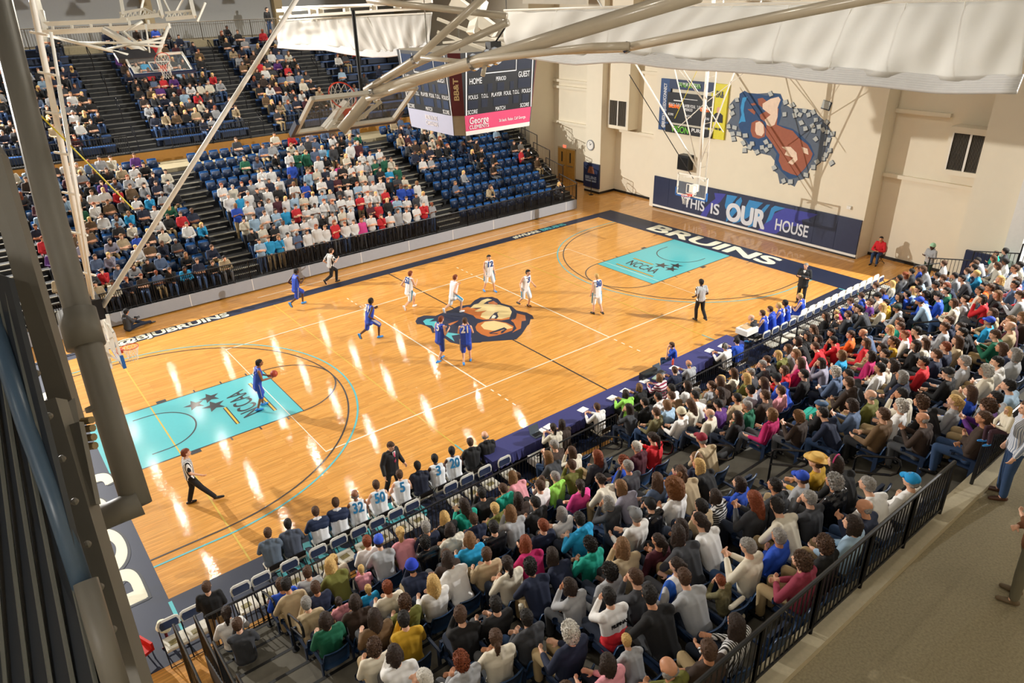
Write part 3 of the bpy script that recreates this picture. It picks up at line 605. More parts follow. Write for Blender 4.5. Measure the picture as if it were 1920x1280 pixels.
def mass(name, items, mats, attr=None):
    """one mesh from many placed copies: items = (arrays, 4x3 transform, mat index, colours per vertex)"""
    V, LT, LI, MI, CO = [], [], [], [], []; off = 0
    for (v, lt, li), M, mi, co in items:
        V.append(v@M[:3].T+M[3]); LT.append(lt); LI.append(li+off); MI.append(np.full(len(lt), mi, np.int32)); off += len(v)
        if co is not None: CO.append(co)
    V = np.concatenate(V).astype(np.float32); LT = np.concatenate(LT); LI = np.concatenate(LI).astype(np.int32); MI = np.concatenate(MI)
    me = bpy.data.meshes.new(name); me.vertices.add(len(V)); me.vertices.foreach_set('co', V.ravel()); me.loops.add(len(LI)); me.loops.foreach_set('vertex_index', LI)
    me.polygons.add(len(LT)); me.polygons.foreach_set('loop_start', np.concatenate([[0], np.cumsum(LT)[:-1]]).astype(np.int32)); me.polygons.foreach_set('loop_total', LT)
    me.polygons.foreach_set('material_index', MI); me.update(calc_edges=True)
    if CO:
        c = np.concatenate(CO).astype(np.float32); a = me.color_attributes.new('cloth', 'FLOAT_COLOR', 'POINT'); a.data.foreach_set('color', np.concatenate([c, np.ones((len(c), 1), np.float32)], 1).ravel())
        me.polygons.foreach_set('use_smooth', np.ones(len(LT), bool))
    return link(name, me, None, mats)
def xf(x, y, z, rz, s=1):
    c, n = math.cos(rz)*s, math.sin(rz)*s; return np.array([[c, -n, 0], [n, c, 0], [0, 0, s], [x, y, z]], float)
# ---------------------------------------------------------------- backboards and their steelwork
def hoop(root, O, X, U, N, rim_drop=.15, parts=True, padm=None):
    """backboard centre-bottom O, X along the board, U up the board, N out of its face (all unit)"""
    O, X, U, N = [np.array(a, float) for a in (O, X, U, N)]
    P = lambda x, u, n: tuple(O+X*x+U*u+N*n)
    padm = padm or mat('blue_pad', '2566b0', .4)
    g = MB().obox(P(0, .535, -.01), X*.9, U*.52, N*.008).build('glass_board', M_glass, root)
    f = MB()
    for x in (-.89, .89): f.obox(P(x, .535, -.02), X*.03, U*.535, N*.03)
    for u in (.03, 1.04): f.obox(P(0, u, -.02), X*.9, U*.03, N*.03)
    f.build('board_frame', M_steel, root)
    s = MB()
    for x in (-.30, .30): s.obox(P(x, .38, .003), X*.022, U*.22, N*.003)
    for u in (.16, .60): s.obox(P(0, u, .003), X*.30, U*.022, N*.003)
    s.build('target_square', M_white, root)
    p = MB().obox(P(0, -.03, -.01), X*.95, U*.035, N*.045)
    for x in (-.94, .94): p.obox(P(x, .15, -.01), X*.03, U*.2, N*.045)
    p.build('edge_pad', padm, root)
    rc = O+N*.38+U*rim_drop; R = .2286
    rim = MB().tube([tuple(rc+X*R*math.cos(a)+N*R*math.sin(a)) for a in [2*math.pi*i/28 for i in range(28)]], .011, 6, closed=True)
    rim.obox(P(0, rim_drop-.05, .08), X*.09, U*.05, N*.08).bar(P(-.08, rim_drop-.01, .1), P(-.13, rim_drop-.005, .2), .02).bar(P(.08, rim_drop-.01, .1), P(.13, rim_drop-.005, .2), .02).build('rim', M_red, root)
    down = np.array([0, 0, -1.]) if abs(U[2]) > .8 else -U*.5+np.array([0, 0, -.85])
    t = MB()
    def q(i, j):
        a = 2*math.pi*(i+.5*(j % 2))/12; r_ = R*(1-.42*min(j, 4)/4+(.03 if j == 5 else 0)); return tuple(rc+X*r_*math.cos(a)+N*r_*math.sin(a)+down*.085*j)
    for j in range(5):
        for i in range(12): t.tube([q(i, j), q(i, j+1)], .005, 4, cap=False); t.tube([q(i, j), q(i-1 if j % 2 == 0 else i+1, j+1)], .005, 4, cap=False)
    t.build('net', M_net, root)
def tubes(nm, lst, m, root, r=.05, n=8):
    for L in lst:
        rr = r
        if isinstance(L, tuple) and isinstance(L[0], (int, float)): rr, L = L
        MB().tube(L, rr, n).build(nm, m, root, smooth=True)
# main far hoop
r = empty('far_basketball_goal', (0, 0, 0), 0, 'white ceiling hung basketball goal in front of the mural wall', 'basketball goal', None)
hoop(r, (27.43, 7.62, 2.90), (0, -1, 0), (0, 0, 1), (-1, 0, 0))
Pm = lambda u, v, x=28.0: tuple(at(u, v, 0, x))
tubes('mast', [(.09, [(27.9, 7.62, 3.1), (28.0, 7.75, 12.6)]), (.035, [(28.1, 7.35, 3.6), (28.2, 7.35, 12.6)])], M_steel, r)
b0 = (27.9, 7.7, 4.2)
up = lambda q, k: tuple(np.array(b0)+(np.array(q)-np.array(b0))*k)
tubes('brace', [(.045, [b0, up(Pm(1195, 125), 1.75)]), (.03, [b0, up(Pm(1265, 130), 1.75)]), (.035, [b0, up(Pm(1375, 140), 1.75)]), (.022, [(28, 7.7, 7.3), up(Pm(1265, 130), 1.2)]), (.022, [(28, 7.7, 7.3), (28, 9.2, 6.0)]), (.022, [(28, 7.7, 7.3), (28, 6.5, 6.1)]), (.022, [(28, 7.7, 7.3), (28, 4.6, 9.6)]), (.022, [(28, 7.7, 7.3), (28, 10.5, 9.6)])], M_steel, r)
t = MB()
for i in range(12): t.bar((28.0, 7.75, 4.2+i*.7), (28.15, 7.35, 4.35+i*.7), .03)
t.build('ladder_brace', M_steel, r)
MB().obox((27.6, 7.62, 3.3), (.2, 0, 0), (0, .12, 0), (0, 0, .18)).bar((27.5, 7.0, 3.8), (27.9, 7.62, 3.8), .05).bar((27.5, 8.2, 3.8), (27.9, 7.62, 3.8), .05).bar((27.5, 7.62, 2.95), (27.9, 7.62, 3.3), .1).build('board_bracket', M_steel, r)
MB().tube([Pm(1180, 140, 27.6), Pm(1300, 335, 27.6)], .02, 6).build('lift_cable', M_black, r)
MB().tube([Pm(1308, 130, 27.3), Pm(1265, 222, 27.3)], .012, 6).build('yellow_cord', mat('yellow_cord', 'd8c72a', .5), r)
# main near hoop
r = empty('near_basketball_goal', (0, 0, 0), 0, 'white folding basketball goal with blue edge pad at the left end', 'basketball goal')
hoop(r, (1.22, 7.62, 2.90), (0, 1, 0), (0, 0, 1), (1, 0, 0))
Q = lambda u, v, y=7.62: tuple(at(u, v, 1, y))
tubes('mast', [(.075, [Q(182, 600), Q(60, 0), tuple(np.array(Q(60, 0))+[.1, 0, 1.5])]), (.05, [Q(150, 560, 7.9), Q(20, 0, 8.4)]), (.04, [Q(165, 480, 7.2), Q(95, 60, 7.0)]), (.04, [Q(175, 560, 7.0), Q(110, 160, 6.2)]), (.07, [Q(192, 575), Q(555, 0), Q(600, -70)])], M_steel, r, n=10)
t = MB()
for v in range(60, 540, 75): t.bar(Q(60+.2*v-15, v, 7.9), Q(85+.2*v-8, v+6, 7.1), .05)
t.build('cross_brace', M_steel, r)
for a, b, w in (((200, 590), (212, 655), .12), ((185, 600), (205, 690), .16), ((175, 585), (190, 640), .1)): MB().bar(Q(*a), Q(*b), w).build('folding_arm', M_steel, r)
MB().obox((.75, 7.62, 3.3), (.35, 0, 0), (0, .1, 0), (0, 0, .09)).obox((.75, 7.62, 3.75), (.35, 0, 0), (0, .07, 0), (0, 0, .06)).bar((.5, 6.95, 3.85), (1.15, 6.95, 3.0), .06).bar((.5, 8.3, 3.85), (1.15, 8.3, 3.0), .06).build('board_bracket', M_steel, r)
MB().obox((1.05, 7.62, 4.55), (.12, 0, 0), (0, .45, 0), (0, 0, .3)).build('shot_clock_box', mat('clock_black', '101114', .4), r)
MB().tube([Q(73, 213, 6.5), Q(250, 392, 6.5)], .02, 6).build('yellow_cord', mat('yellow_cord', 'd8c72a', .5), r)
# folded side goal across the hall
r = empty('folded_side_goal', (0, 0, 0), 0, 'folded up basketball goal hanging in front of the upper bank, facing the camera', 'basketball goal')
c = dep(309, 136, 23.0); a60 = math.radians(60)
hoop(r, c, (1, 0, 0), (0, math.sin(a60), math.cos(a60)), (0, -math.cos(a60), math.sin(a60)), padm=mat('navy_pad', '1d2f52', .4))
D = lambda u, v, z=23.0: tuple(dep(u, v, z))
M_tr = mat('cream_truss', 'f0ecdf', .35, noise=.04)
tubes('arm', [(.13, [D(196, 56, 23.5), D(278, 103, 23.5)]), (.05, [D(70, 62), D(240, 103)]), (.05, [D(267, 40, 23.5), D(232, 60, 23.5), D(285, 103, 23.5)]), (.06, [D(315, 50, 23.5), D(295, 105, 23.5)]), (.035, [D(145, 80), D(308, 80)]), (.035, [D(200, 92), D(310, 70)]), (.035, [D(240, 82), D(305, 88)]), (.03, [D(273, 45, 23.4), D(281, 103, 23.4)])], M_tr, r)
t = MB()
for (u0, v0, u1, v1, w) in ((70, 62, 318, 48, .16), (85, 45, 240, 38, .14), (78, 20, 85, 60, .14), (70, 0, 86, 55, .16), (225, 25, 270, 17, .08), (227, 37, 300, 28, .12), (227, 37, 228, 24, .06), (270, 16, 305, 33, .06), (310, 24, 360, 20, .08), (312, 36, 365, 31, .12), (365, 31, 358, 0, .12), (370, 40, 385, 5, .06), (232, 28, 226, -5, .1), (305, 30, 296, -5, .1), (262, 30, 270, -5, .05), (320, 25, 305, -5, .05), (330, 22, 345, -5, .05)): t.bar(D(u0, v0, 24), D(u1, v1, 24), w)
for i in range(8): t.bar(D(230+i*9, 36-i, 24), D(236+i*9, 22-i*.5, 24), .04); t.bar(D(239+i*9, 36-i, 24), D(236+i*9, 22-i*.5, 24), .04)
for i in range(5): t.bar(D(312+i*10, 36-i, 24), D(317+i*10, 24-i*.5, 24), .04); t.bar(D(322+i*10, 36-i, 24), D(317+i*10, 24-i*.5, 24), .04)
for i in range(6): t.bar(D(100+i*36, 61-i*2, 24), D(98+i*36, 44-i*1.2, 24), .07)
t.build('truss_frame', M_tr, r)
MB().obox(dep(255, 104, 23.2), (.6, 0, 0), (0, .25, .12), (0, -.03, .06)).build('counterweight', mat('charcoal_box', '35353a', .5), r)
# folded near side goal seen from behind
r = empty('folded_near_goal', (0, 0, 0), 0, 'folded basketball goal on heavy cream tubes, seen from behind in mid air', 'basketball goal')
a52 = math.radians(-55); X4 = np.array([1, 0, 0.]); U4 = np.array([0, math.sin(a52), math.cos(a52)]); N4 = np.array([0, math.cos(a52), -math.sin(a52)])
c4 = dep(648, 235, 11.9)
hoop(r, c4, X4, U4, N4, rim_drop=.3, padm=mat('navy_pad', '1d2f52'))
M_tube = mat('cream_tube', 'd3c8b4', .28, noise=.04, coat=.4)
D = lambda u, v, z: tuple(dep(u, v, z))
tubes('main_tube', [(.085, [D(640, 245, 11.3), D(690, 182, 11.2), D(705, 172, 11.1), D(905, 112, 9.4), D(1310, -12, 6.8)])], M_tube, r, n=16)
tubes('side_tube', [(.045, [D(690, 186, 11.1), D(760, 162, 10.5), D(940, 100, 9.5), D(1170, 90, 7.8), D(1700, -18, 5.0)]), (.042, [D(688, 178, 11.2), D(840, 130, 10), D(900, 112, 9.3), D(1110, 88, 7.8), D(1180, 86, 7.6)]),
    (.05, [D(680, 172, 11.2), D(780, 110, 10.2), D(912, -10, 9)]), (.05, [D(690, 165, 11.4), D(780, 120, 10.8), D(952, 42, 9.6)]), (.045, [D(690, 0, 10.5), D(740, 6, 10.3), D(950, 30, 9.6)]), (.03, [D(790, 108, 10), D(885, 117, 9.7)]), (.03, [D(912, 110, 9.4), D(905, 142, 9.4)])], M_tube, r, n=12)
t = MB()
for u, v, z, rr in ((700, 175, 11.1, .1), (712, 169, 11.05, .1), (885, 118, 9.55, .11), (912, 110, 9.4, .11), (926, 106, 9.3, .11), (775, 113, 10.25, .065), (1172, 90, 7.75, .06)):
    q = np.array(D(u, v, z)); q2 = np.array(D(u+5, v-2, z-.03)); t.tube([q, q2], rr, 12)
t.build('pipe_clamp', M_chrome, r)
MB().bar(D(606, 240, 11.6), D(648, 190, 11.7), .13, .05).bar(D(612, 243, 11.5), D(652, 192, 11.6), .05, .05).build('back_rail', M_steel, r)
MB().obox(c4+np.array([0, -.05, .1]), X4*.2, U4*.15, N4*.04).bar(D(670, 225, 11.3), D(715, 190, 11.2), .05).build('hinge_plate', M_tube, r)
MB().tube([D(662, 20, 11), D(678, 175, 11)], .028, 6).build('lift_strap', mat('black_strap', '17171a', .8), r)
MB().obox(dep(925, 85, 9.8), (.09, 0, 0), (0, .06, 0), (0, 0, .05)).tube([D(925, 85, 9.8), D(945, 55, 9.7), D(950, 45, 9.65)], .012, 5).build('cable_winch', M_black, r)
# ---------------------------------------------------------------- centre scoreboard
r = empty('centre_scoreboard', (14.33, 7.62, 7.93), 0, 'four sided centre scoreboard with pink and white sponsor panels', 'scoreboard')
a, ch, flare = 1.68, .30, .22
def ring(a_, z): b_ = a_-ch; return [(-b_, -a_, z), (b_, -a_, z), (a_, -b_, z), (a_, b_, z), (b_, a_, z), (-b_, a_, z), (-a_, b_, z), (-a_, -b_, z)]
def shell(z0, z1, a0, a1, faces, m, nm):
    mb = MB(); A, B = ring(a0, z0), ring(a1, z1)
    for i in faces: j = (i+1) % 8; mb.quad(A[i], A[j], B[j], B[i])
    mb.build(nm, m, r)
H1, H2 = .66, 2.62
g = MB(); A, B = ring(a-.03, 0), ring(a+flare-.03, H2)
g.quad(*A[::-1]); g.quad(*B); [g.quad(A[i], A[(i+1) % 8], B[(i+1) % 8], B[i]) for i in range(8)]; g.build('cabinet', mat('cabinet_tan', 'a59a86', .6), r)
am = a+flare*H1/H2
for i_ in (0, 4, 6, 2): shell(.0, H1, a, am, (i_,), mat('ad_pink', 'd84672', .45, noise=.03) if i_ in (0, 4) else mat('ad_lilac', 'b9bed8', .45, noise=.03), 'sponsor_panel')
shell(0, .14, a+.004, a+.004+flare*.14/H2, (0,), M_white, 'lower_strip')
for i_ in range(8): shell(H1, H2, am, a+flare, (i_,), M_board if i_ % 2 == 0 else mat('maroon_panel', '5a1c26', .5), 'display_face' if i_ % 2 == 0 else 'corner_panel')
sl = flare/H2
def face(t, x, z, h, m, fit, side, bold=.007, rot=False):
    off = a+sl*z+.012
    if side == 'f': o, X, Y = (x, -off, z), (1, 0, 0), (0, -sl, 1)
    elif side == 'l': o, X, Y = (-off, -x, z), (0, -1, 0), (-sl, 0, 1)
    else: k_ = (off-ch/2); o, X, Y = (-k_-.0, -k_, z), (0, 0, 1), (-1, 1, 0)
    if side == 'c': X = (-sl*.7, -sl*.7, 1); Y = (-1, 1, 0)
    text('lettering', t, h/.72, o, X, Y, m, r, bold=bold, ext=.003, fit=fit)
def fbox(side, x0, x1, z0, z1, m, nm='display_window', e=.008):
    mb = MB(); P_ = lambda x, z: (x, -(a+sl*z+e), z) if side == 'f' else (-(a+sl*z+e), -x, z)
    mb.quad(P_(x0, z0), P_(x1, z0), P_(x1, z1), P_(x0, z1)); mb.build(nm, m, r)
M_win = mat('display_window', '2a3040', .3); M_winl = mat('display_window_sheen', '5e6f88', .2)
for s, mw in (('f', M_win), ('l', mat('display_window_blue', '3c4a66', .2))):
    for t_, x, z, f in (('HOME', -1.0, 1.72, .5), ('GUEST', 1.05, 1.78, .5), ('PERIOD', .05, 1.72, .42), ('FOULS', -1.1, 1.22, .38), ('T.O.L.', -.62, 1.22, .3), ('PLAYER  FOUL', .08, 1.22, .85), ('T.O.L.', .72, 1.22, .3), ('FOULS', 1.17, 1.22, .38), ('SCORE', -1.12, .75, .4), ('MATCH', .05, .75, .42), ('SCORE', 1.12, .75, .4)): face(t_, x, z, .13 if f < .5 or len(t_) > 6 else .19, M_ltxt, f, s)
    for x0, x1, z0, z1 in ((-1.3, -.65, 1.34, 1.6), (-.5, -.3, 1.34, 1.6), (-.1, .2, 1.34, 1.6), (.45, .62, 1.34, 1.6), (.8, 1.35, 1.34, 1.66), (-1.3, -.9, .86, 1.12), (-.75, -.5, .86, 1.12), (-.25, .4, .86, 1.12), (.6, .85, .86, 1.12), (1.0, 1.3, .86, 1.12), (-.55, .65, 2.0, 2.5), (.75, 1.45, 1.95, 2.5), (-1.4, -.65, 2.0, 2.5)): fbox(s, x0, x1, z0, z1, mw)
    for x in (-.6, .7): fbox(s, x-.015, x+.015, 1.93, 2.55, M_ltxt, 'white_rule', .010)
    fbox(s, -.6, .7, 1.92, 1.95, M_ltxt, 'white_rule', .010); e_ = a-ch
    fbox(s, -e_-.02, -e_+.03, H1, H2, M_ltxt, 'edge_trim', .011); fbox(s, e_+.02, e_+.06, H1, H2, M_ltxt, 'edge_trim', .011)
M_pinkw = mat('ad_white', 'f2eef0', .5, noise=.02)
face('George', -.85, .46, .22, M_pinkw, .8, 'f'); face('CLEMENTS', -.85, .25, .13, M_pinkw, .82, 'f'); face('Sit back. Relax. Call George.', .6, .34, .1, M_pinkw, 1.2, 'f', .005)
face('BORN IN THE', .1, .46, .15, M_pinkw, .75, 'l'); face('CAROLINAS', .1, .26, .15, M_pinkw, .75, 'l')
face('BB&T', 0, 1.5, .17, mat('gold_letter', 'cdb78a', .5), .7, 'c', .03)
tubes('hanger_cable', [(.02, [(x, y, H2), (x, y, 8.4)]) for x in (-1, 1) for y in (-1, 1)], M_chrome, r)
# ---------------------------------------------------------------- gathered divider curtains
M_cur = mat('cream_vinyl_curtain', 'e4e2dc', .6, noise=.05, scale=1.2)
nt = M_cur.node_tree; tl_ = nt.nodes.new('ShaderNodeBsdfTranslucent'); tl_.inputs[0].default_value = (.88, .88, .86, 1); mx_ = nt.nodes.new('ShaderNodeMixShader'); mx_.inputs[0].default_value = .4
nt.links.new(nt.nodes['Principled BSDF'].outputs[0], mx_.inputs[1]); nt.links.new(tl_.outputs[0], mx_.inputs[2]); nt.links.new(mx_.outputs[0], nt.nodes['Material Output'].inputs[0])
M_roll = mat('grey_vinyl_roll', 'dcdcdc', .5, noise=.06)
def curtain(lab, pts_top, pts_bot, ztop, zroll, roll=.13, nlay=9, nx=130):
    """pts: list of (u,v,depth) of the upper hem and the lower edge, swept into a sagging sheet over a folded roll"""
    e = empty('divider_curtain', (0, 0, 0), 0, lab, 'curtain')
    T = [np.array(dep(*p)) for p in pts_top]; B = [np.array(dep(*p)) for p in pts_bot]
    def lerp(L, s):
        x = s*(len(L)-1); i = min(int(x), len(L)-2); return L[i]*(1-(x-i))+L[i+1]*(x-i)
    mb = MB(); ny = 16; vn = []
    dirn = (T[-1]-T[0]); dirn /= np.linalg.norm(dirn); nrm = np.cross(dirn, [0, 0, 1]); nrm /= np.linalg.norm(nrm)
    for i in range(nx+1):
        s = i/nx; a_, b_ = lerp(T, s), lerp(B, s); ph = (s*nlay*.8) % 1
        for j in range(ny+1):
            t_ = j/ny; p = a_*(1-t_)+b_*t_; p = p+nrm*(.03*math.sin(s*40+t_*3)*t_+.09*math.sin(math.pi*t_)*(1+.5*math.sin(s*17))+.035*math.sin(s*83+4*t_)*math.sin(s*31)+.02*math.sin(t_*9+s*57)); p[2] -= .05*t_*abs(math.sin(ph*math.pi)); vn.append(tuple(p))
    mb.v = vn
    for i in range(nx):
        for j in range(ny): q = i*(ny+1)+j; mb.f.append((q, q+1, q+ny+2, q+ny+1)); mb.m.append(0)
    o = mb.build('hanging_sheet', M_cur, e, smooth=True)
    md = o.modifiers.new('thick', 'SOLIDIFY'); md.thickness = .006
    rl = MB(); nn = 40
    for lay in range(7):
        P_ = []
        for i in range(nn+1):
            s = i/nn; p = lerp(B, s)+nrm*(.02*lay-.05); p = p+np.array([0, 0, .03-lay*.035-.03*math.sin(s*math.pi*4)**2]); P_.append(p)
        rl.tube(P_, roll/3.2, 6)
    rl.build('folded_roll', M_roll, e, smooth=True)
    st = MB()
    for i in range(1, nlay):
        s = i/nlay; st.tube([lerp(T, s)+nrm*.02, lerp(B, s)+nrm*.03], .008, 4)
    st.build('lift_strap', mat('white_strap', 'f2efe6', .6), e)
    tp = MB().tube([lerp(T, i/20)+np.array([0, 0, .03]) for i in range(21)], .03, 6).build('hanging_pipe', M_steel, e)
    return e
curtain('big gathered cream divider curtain sagging across the upper right', [(945, 22, 18.5), (1280, 12, 15.5), (1600, 8, 13), (1935, 0, 11)], [(950, 86, 18.3), (1080, 102, 17.2), (1180, 98, 16.2), (1300, 110, 15.3), (1470, 120, 14), (1600, 135, 13), (1760, 146, 12), (1915, 148, 11)], 0, 0)
curtain('smaller gathered white curtain hanging in the upper middle', [(524, 40, 31), (660, 33, 29), (810, 26, 27)], [(522, 80, 31), (610, 84, 29.8), (700, 97, 28.5), (760, 92, 27.7), (806, 80, 27)], 0, 0, nlay=5, nx=70)
t = MB()
for u0, v0, u1, v1, w in ((520, 20, 810, 2, .12), (525, 32, 815, 14, .1), (530, 14, 700, 8, .06)): t.bar(dep(u0, v0, 30), dep(u1, v1, 27), w)
for u in (540, 585, 600, 650, 700, 745, 790): t.obox(dep(u, 26-(u-520)*.06, 30-(u-520)*.01), (.12, 0, 0), (0, .1, 0), (0, 0, .1))
tag(t.build('curtain_track', M_tr), 'cream track with rollers above the smaller curtain', 'track')
t = MB()
for u0, v0, u1, v1, w, z in ((820, 60, 930, 100, .08, 20), (820, 35, 1000, 105, .08, 20), (850, 0, 930, 60, .3, 20), (905, 0, 885, 65, .25, 20), (830, 80, 960, 70, .06, 20), (980, 0, 1100, 2, .2, 22), (1120, -5, 1500, -2, .1, 20)): t.bar(dep(u0, v0, z), dep(u1, v1, z), w)
tag(t.build('truss_braces', M_tr), 'cream steel braces between the two curtains', 'truss')
# high roof beams and lamps
t = MB()
for y in (22, 30, 38): t.box((-12, y, 14.9), (34, y+.3, 15.4))
tag(t.build('ceiling_beams', mat('blue_beam', '27427a', .6)), kind='structure')
M_lens = mat('lamp_lens', 'fff2d8', .4, emit=60, noise=0); M_bell = mat('lamp_bell', 'cfd2d4', .3, .6)
bell = MB().tube([(0, 0, 0), (0, 0, .12), (0, 0, .3), (0, 0, .42)], [.30, .27, .12, .08], 14, cap=False).mesh('lamp_bell'); bell.materials.append(M_bell)
lens = MB().tube([(0, 0, .015), (0, 0, .03)], .19, 14).mesh('lamp_lens'); lens.materials.append(M_lens)
stem = MB().tube([(0, 0, .42), (0, 0, 1.45)], .015, 5).mesh('stem'); stem.materials.append(M_chrome)
Wn = ['first', 'second', 'third', 'fourth', 'fifth', 'sixth', 'seventh', 'eighth']
for i, (x, y) in enumerate(LAMPS):
    e = empty('high_bay_lamp', (x, y, LAMPZ if i < 30 else 15.0), 0, 'round high bay lamp, %s from the left in the %s' % (Wn[i % 6] if i < 30 else Wn[(i-30) % 5], ('%s row over the far half' % Wn[i//6]) if i < 30 else ('%s row over the near half' % Wn[(i-30)//5])), 'lamp', 'high bay lamps under the roof')
    link('reflector', bell, e); link('lens', lens, e); link('stem', stem, e)
    l = lamp('lamp_light', 'AREA', (0, 0, 0), 80 if i < 30 else (120 if LAMPS[i][1] > 0 else 24), (1, .93, .82), .34); l.parent = e; l.location = (0, 0, -.02); l.data.spread = math.radians(150)
# ---------------------------------------------------------------- near left steelwork in front of the camera
M_gp = mat('grey_beige_paint', '77736a', .5, noise=.08, scale=6); M_gd = mat('dark_corrugated', '22272e', .4, .2, noise=.1)
def slab(nm, quad, z, th, m, par):
    """flat member whose face passes through four photo points at depth z; th = its real thickness behind"""
    q = [dep(u, v, zz) for (u, v), zz in zip(quad, z)]; n = np.cross(q[1]-q[0], q[3]-q[0]); n /= np.linalg.norm(n)
    if n@(q[0]-CP) < 0: n = -n
    mb = MB(); b_ = [p+n*th for p in q]; mb.quad(*q); mb.quad(*b_[::-1])
    for i in range(4): mb.quad(q[i], b_[i], b_[(i+1) % 4], q[(i+1) % 4])
    return fixn(mb.build(nm, m, par))
r = empty('support_pipe', (0, 0, 0), 0, 'thick grey vertical pipe with a collar and an elbow at lower left', 'pipe')
MB().tube([dep(-20, -60, 4.9), dep(104, 430, 4.6), dep(152, 600, 4.5), dep(205, 780, 4.4), dep(258, 948, 4.3)], .082, 20).build('pipe', M_gp, r, smooth=True)
MB().tube([dep(143, 583, 4.5), dep(162, 650, 4.47)], .112, 20).build('collar', M_gp, r, smooth=True)
MB().tube([dep(262, 940, 4.3), dep(228, 955, 4.25), dep(170, 980, 4.2)], [.085, .078, .075], 16).build('elbow', M_gp, r, smooth=True)
MB().tube([dep(187, 757, 4.42), dep(190, 765, 4.42)], .086, 20).build('weld_ring', M_gp, r)
r = empty('upper_box_beam', (0, 0, 0), 0, 'wide grey steel beam ending above the lane at the left edge', 'beam')
slab('beam_body', [(-70, 180), (0, 285), (146, 786), (104, 803)], (3.9, 3.9, 3.8, 3.8), .09, M_gp, r)
slab('side_plate', [(118, 760), (140, 745), (178, 940), (156, 945)], (3.7, 3.75, 3.6, 3.6), .03, M_gp, r)
t = MB()
for v in (790, 805, 822, 838): t.tube([dep(155, v, 3.75), dep(172+(v-790)*.14, v-3, 3.72)], .02, 8)
t.build('bolts', mat('tan_bolt', 'a08a62', .5), r)
r = empty('lower_box_beam', (0, 0, 0), 0, 'long grey steel beam running down to the bottom left corner', 'beam')
slab('beam_body', [(52, 760), (104, 745), (268, 1290), (208, 1290)], (3.6, 3.6, 3.3, 3.3), .09, M_gp, r)
slab('gusset', [(118, 800), (148, 790), (180, 945), (156, 950)], (3.62, 3.6, 3.5, 3.5), .03, M_gp, r)
r = empty('pale_column', (0, 0, 0), 0, 'pale grey column between the siding and the beams', 'column')
slab('column_body', [(-30, 420), (14, 560), (76, 748), (46, 770)], (4.4, 4.4, 4.3, 4.3), .1, mat('pale_grey_paint', 'a5a08d', .5), r)
slab('column_foot', [(30, 640), (54, 700), (216, 1290), (190, 1290)], (3.9, 3.9, 3.4, 3.4), .06, M_gp, r)
r = empty('blue_conduit', (0, 0, 0), 0, 'blue grey conduit pipe lying along the siding edge', 'pipe')
MB().tube([dep(-16, 590, 3.3), dep(52, 800, 3.2), dep(100, 930, 3.15), dep(157, 1105, 3.1)], .042, 16).build('conduit', mat('blue_grey_paint', '43576b', .35), r, smooth=True)
MB().tube([dep(160, 1090, 3.1), dep(222, 1300, 3.0)], .05, 12).build('lower_conduit', M_gp, r, smooth=True)
r = empty('corrugated_siding', (0, 0, 0), 0, 'dark corrugated metal siding filling the lower left corner', 'siding')
slab('siding_sheet', [(-160, 460), (15, 520), (208, 1300), (-260, 1300)], (3.5, 3.3, 3.0, 3.2), .03, M_gd, r)
t = MB()
for i in range(9):
    s = i/8; a_ = dep(-120+128*s, 470+60*s, 3.42-.1*s); b_ = dep(-160+345*s, 1300, 3.12-.12*s); t.tube([a_, b_], .011, 5)
t.build('corrugation_ribs', mat('rib_grey', '5b5d58', .4), r)
t = MB()
for v in (620, 700, 780, 860, 940, 1020, 1100, 1180): t.sphere(dep(44+(v-620)*.3, v, 3.3), .018, 8, 5)
t.build('rivets', M_gp, r)
# ---------------------------------------------------------------- people
def cap_mesh(lst, n=10):
    """union input: each (a, ra, b, rb) a rounded cone"""
    V, F = [], []
    for a, ra, b, rb in lst:
        a, b = np.array(a, float), np.array(b, float); d = b-a; L = np.linalg.norm(d)
        d = d/L if L > 1e-6 else np.array([0, 0, 1.]); ref = np.array([0, 0, 1.]) if abs(d[2]) < .9 else np.array([1., 0, 0])
        x = np.cross(d, ref); x /= np.linalg.norm(x); y = np.cross(d, x); base = len(V); R = []
        for t in (80, 55, 28, 0): t = math.radians(t); R.append((a-d*ra*math.sin(t), ra*math.cos(t)))
        for t in (0, 28, 55, 80): t = math.radians(t); R.append((b+d*rb*math.sin(t), rb*math.cos(t)))
        for c, r in R:
            for j in range(n): an = 2*math.pi*j/n; V.append(c+r*(math.cos(an)*x+math.sin(an)*y))
        for i in range(7):
            for j in range(n): F.append((base+i*n+j, base+i*n+(j+1) % n, base+(i+1)*n+(j+1) % n, base+(i+1)*n+j))
        F.append(tuple(base+j for j in range(n))[::-1]); F.append(tuple(base+7*n+j for j in range(n)))
    me = bpy.data.meshes.new('c'); me.from_pydata([tuple(v) for v in V], [], F); me.update(); return me
def voxel(me, size, smooth=3, name='m'):
    o = bpy.data.objects.new('t', me); COL.objects.link(o)
    md = o.modifiers.new('r', 'REMESH'); md.mode = 'VOXEL'; md.voxel_size = size; md.use_smooth_shade = True
    if smooth: ms = o.modifiers.new('s', 'SMOOTH'); ms.factor = .5; ms.iterations = smooth
    dg = bpy.context.evaluated_depsgraph_get(); r = bpy.data.meshes.new_from_object(o.evaluated_get(dg)); r.name = name
    bpy.data.objects.remove(o); bpy.data.meshes.remove(me)
    r.materials.clear(); r.polygons.foreach_set('use_smooth', [True]*len(r.polygons)); return r
A3 = lambda *a: np.array(a, float)
def nrm_(v): return v/(np.linalg.norm(v)+1e-9)
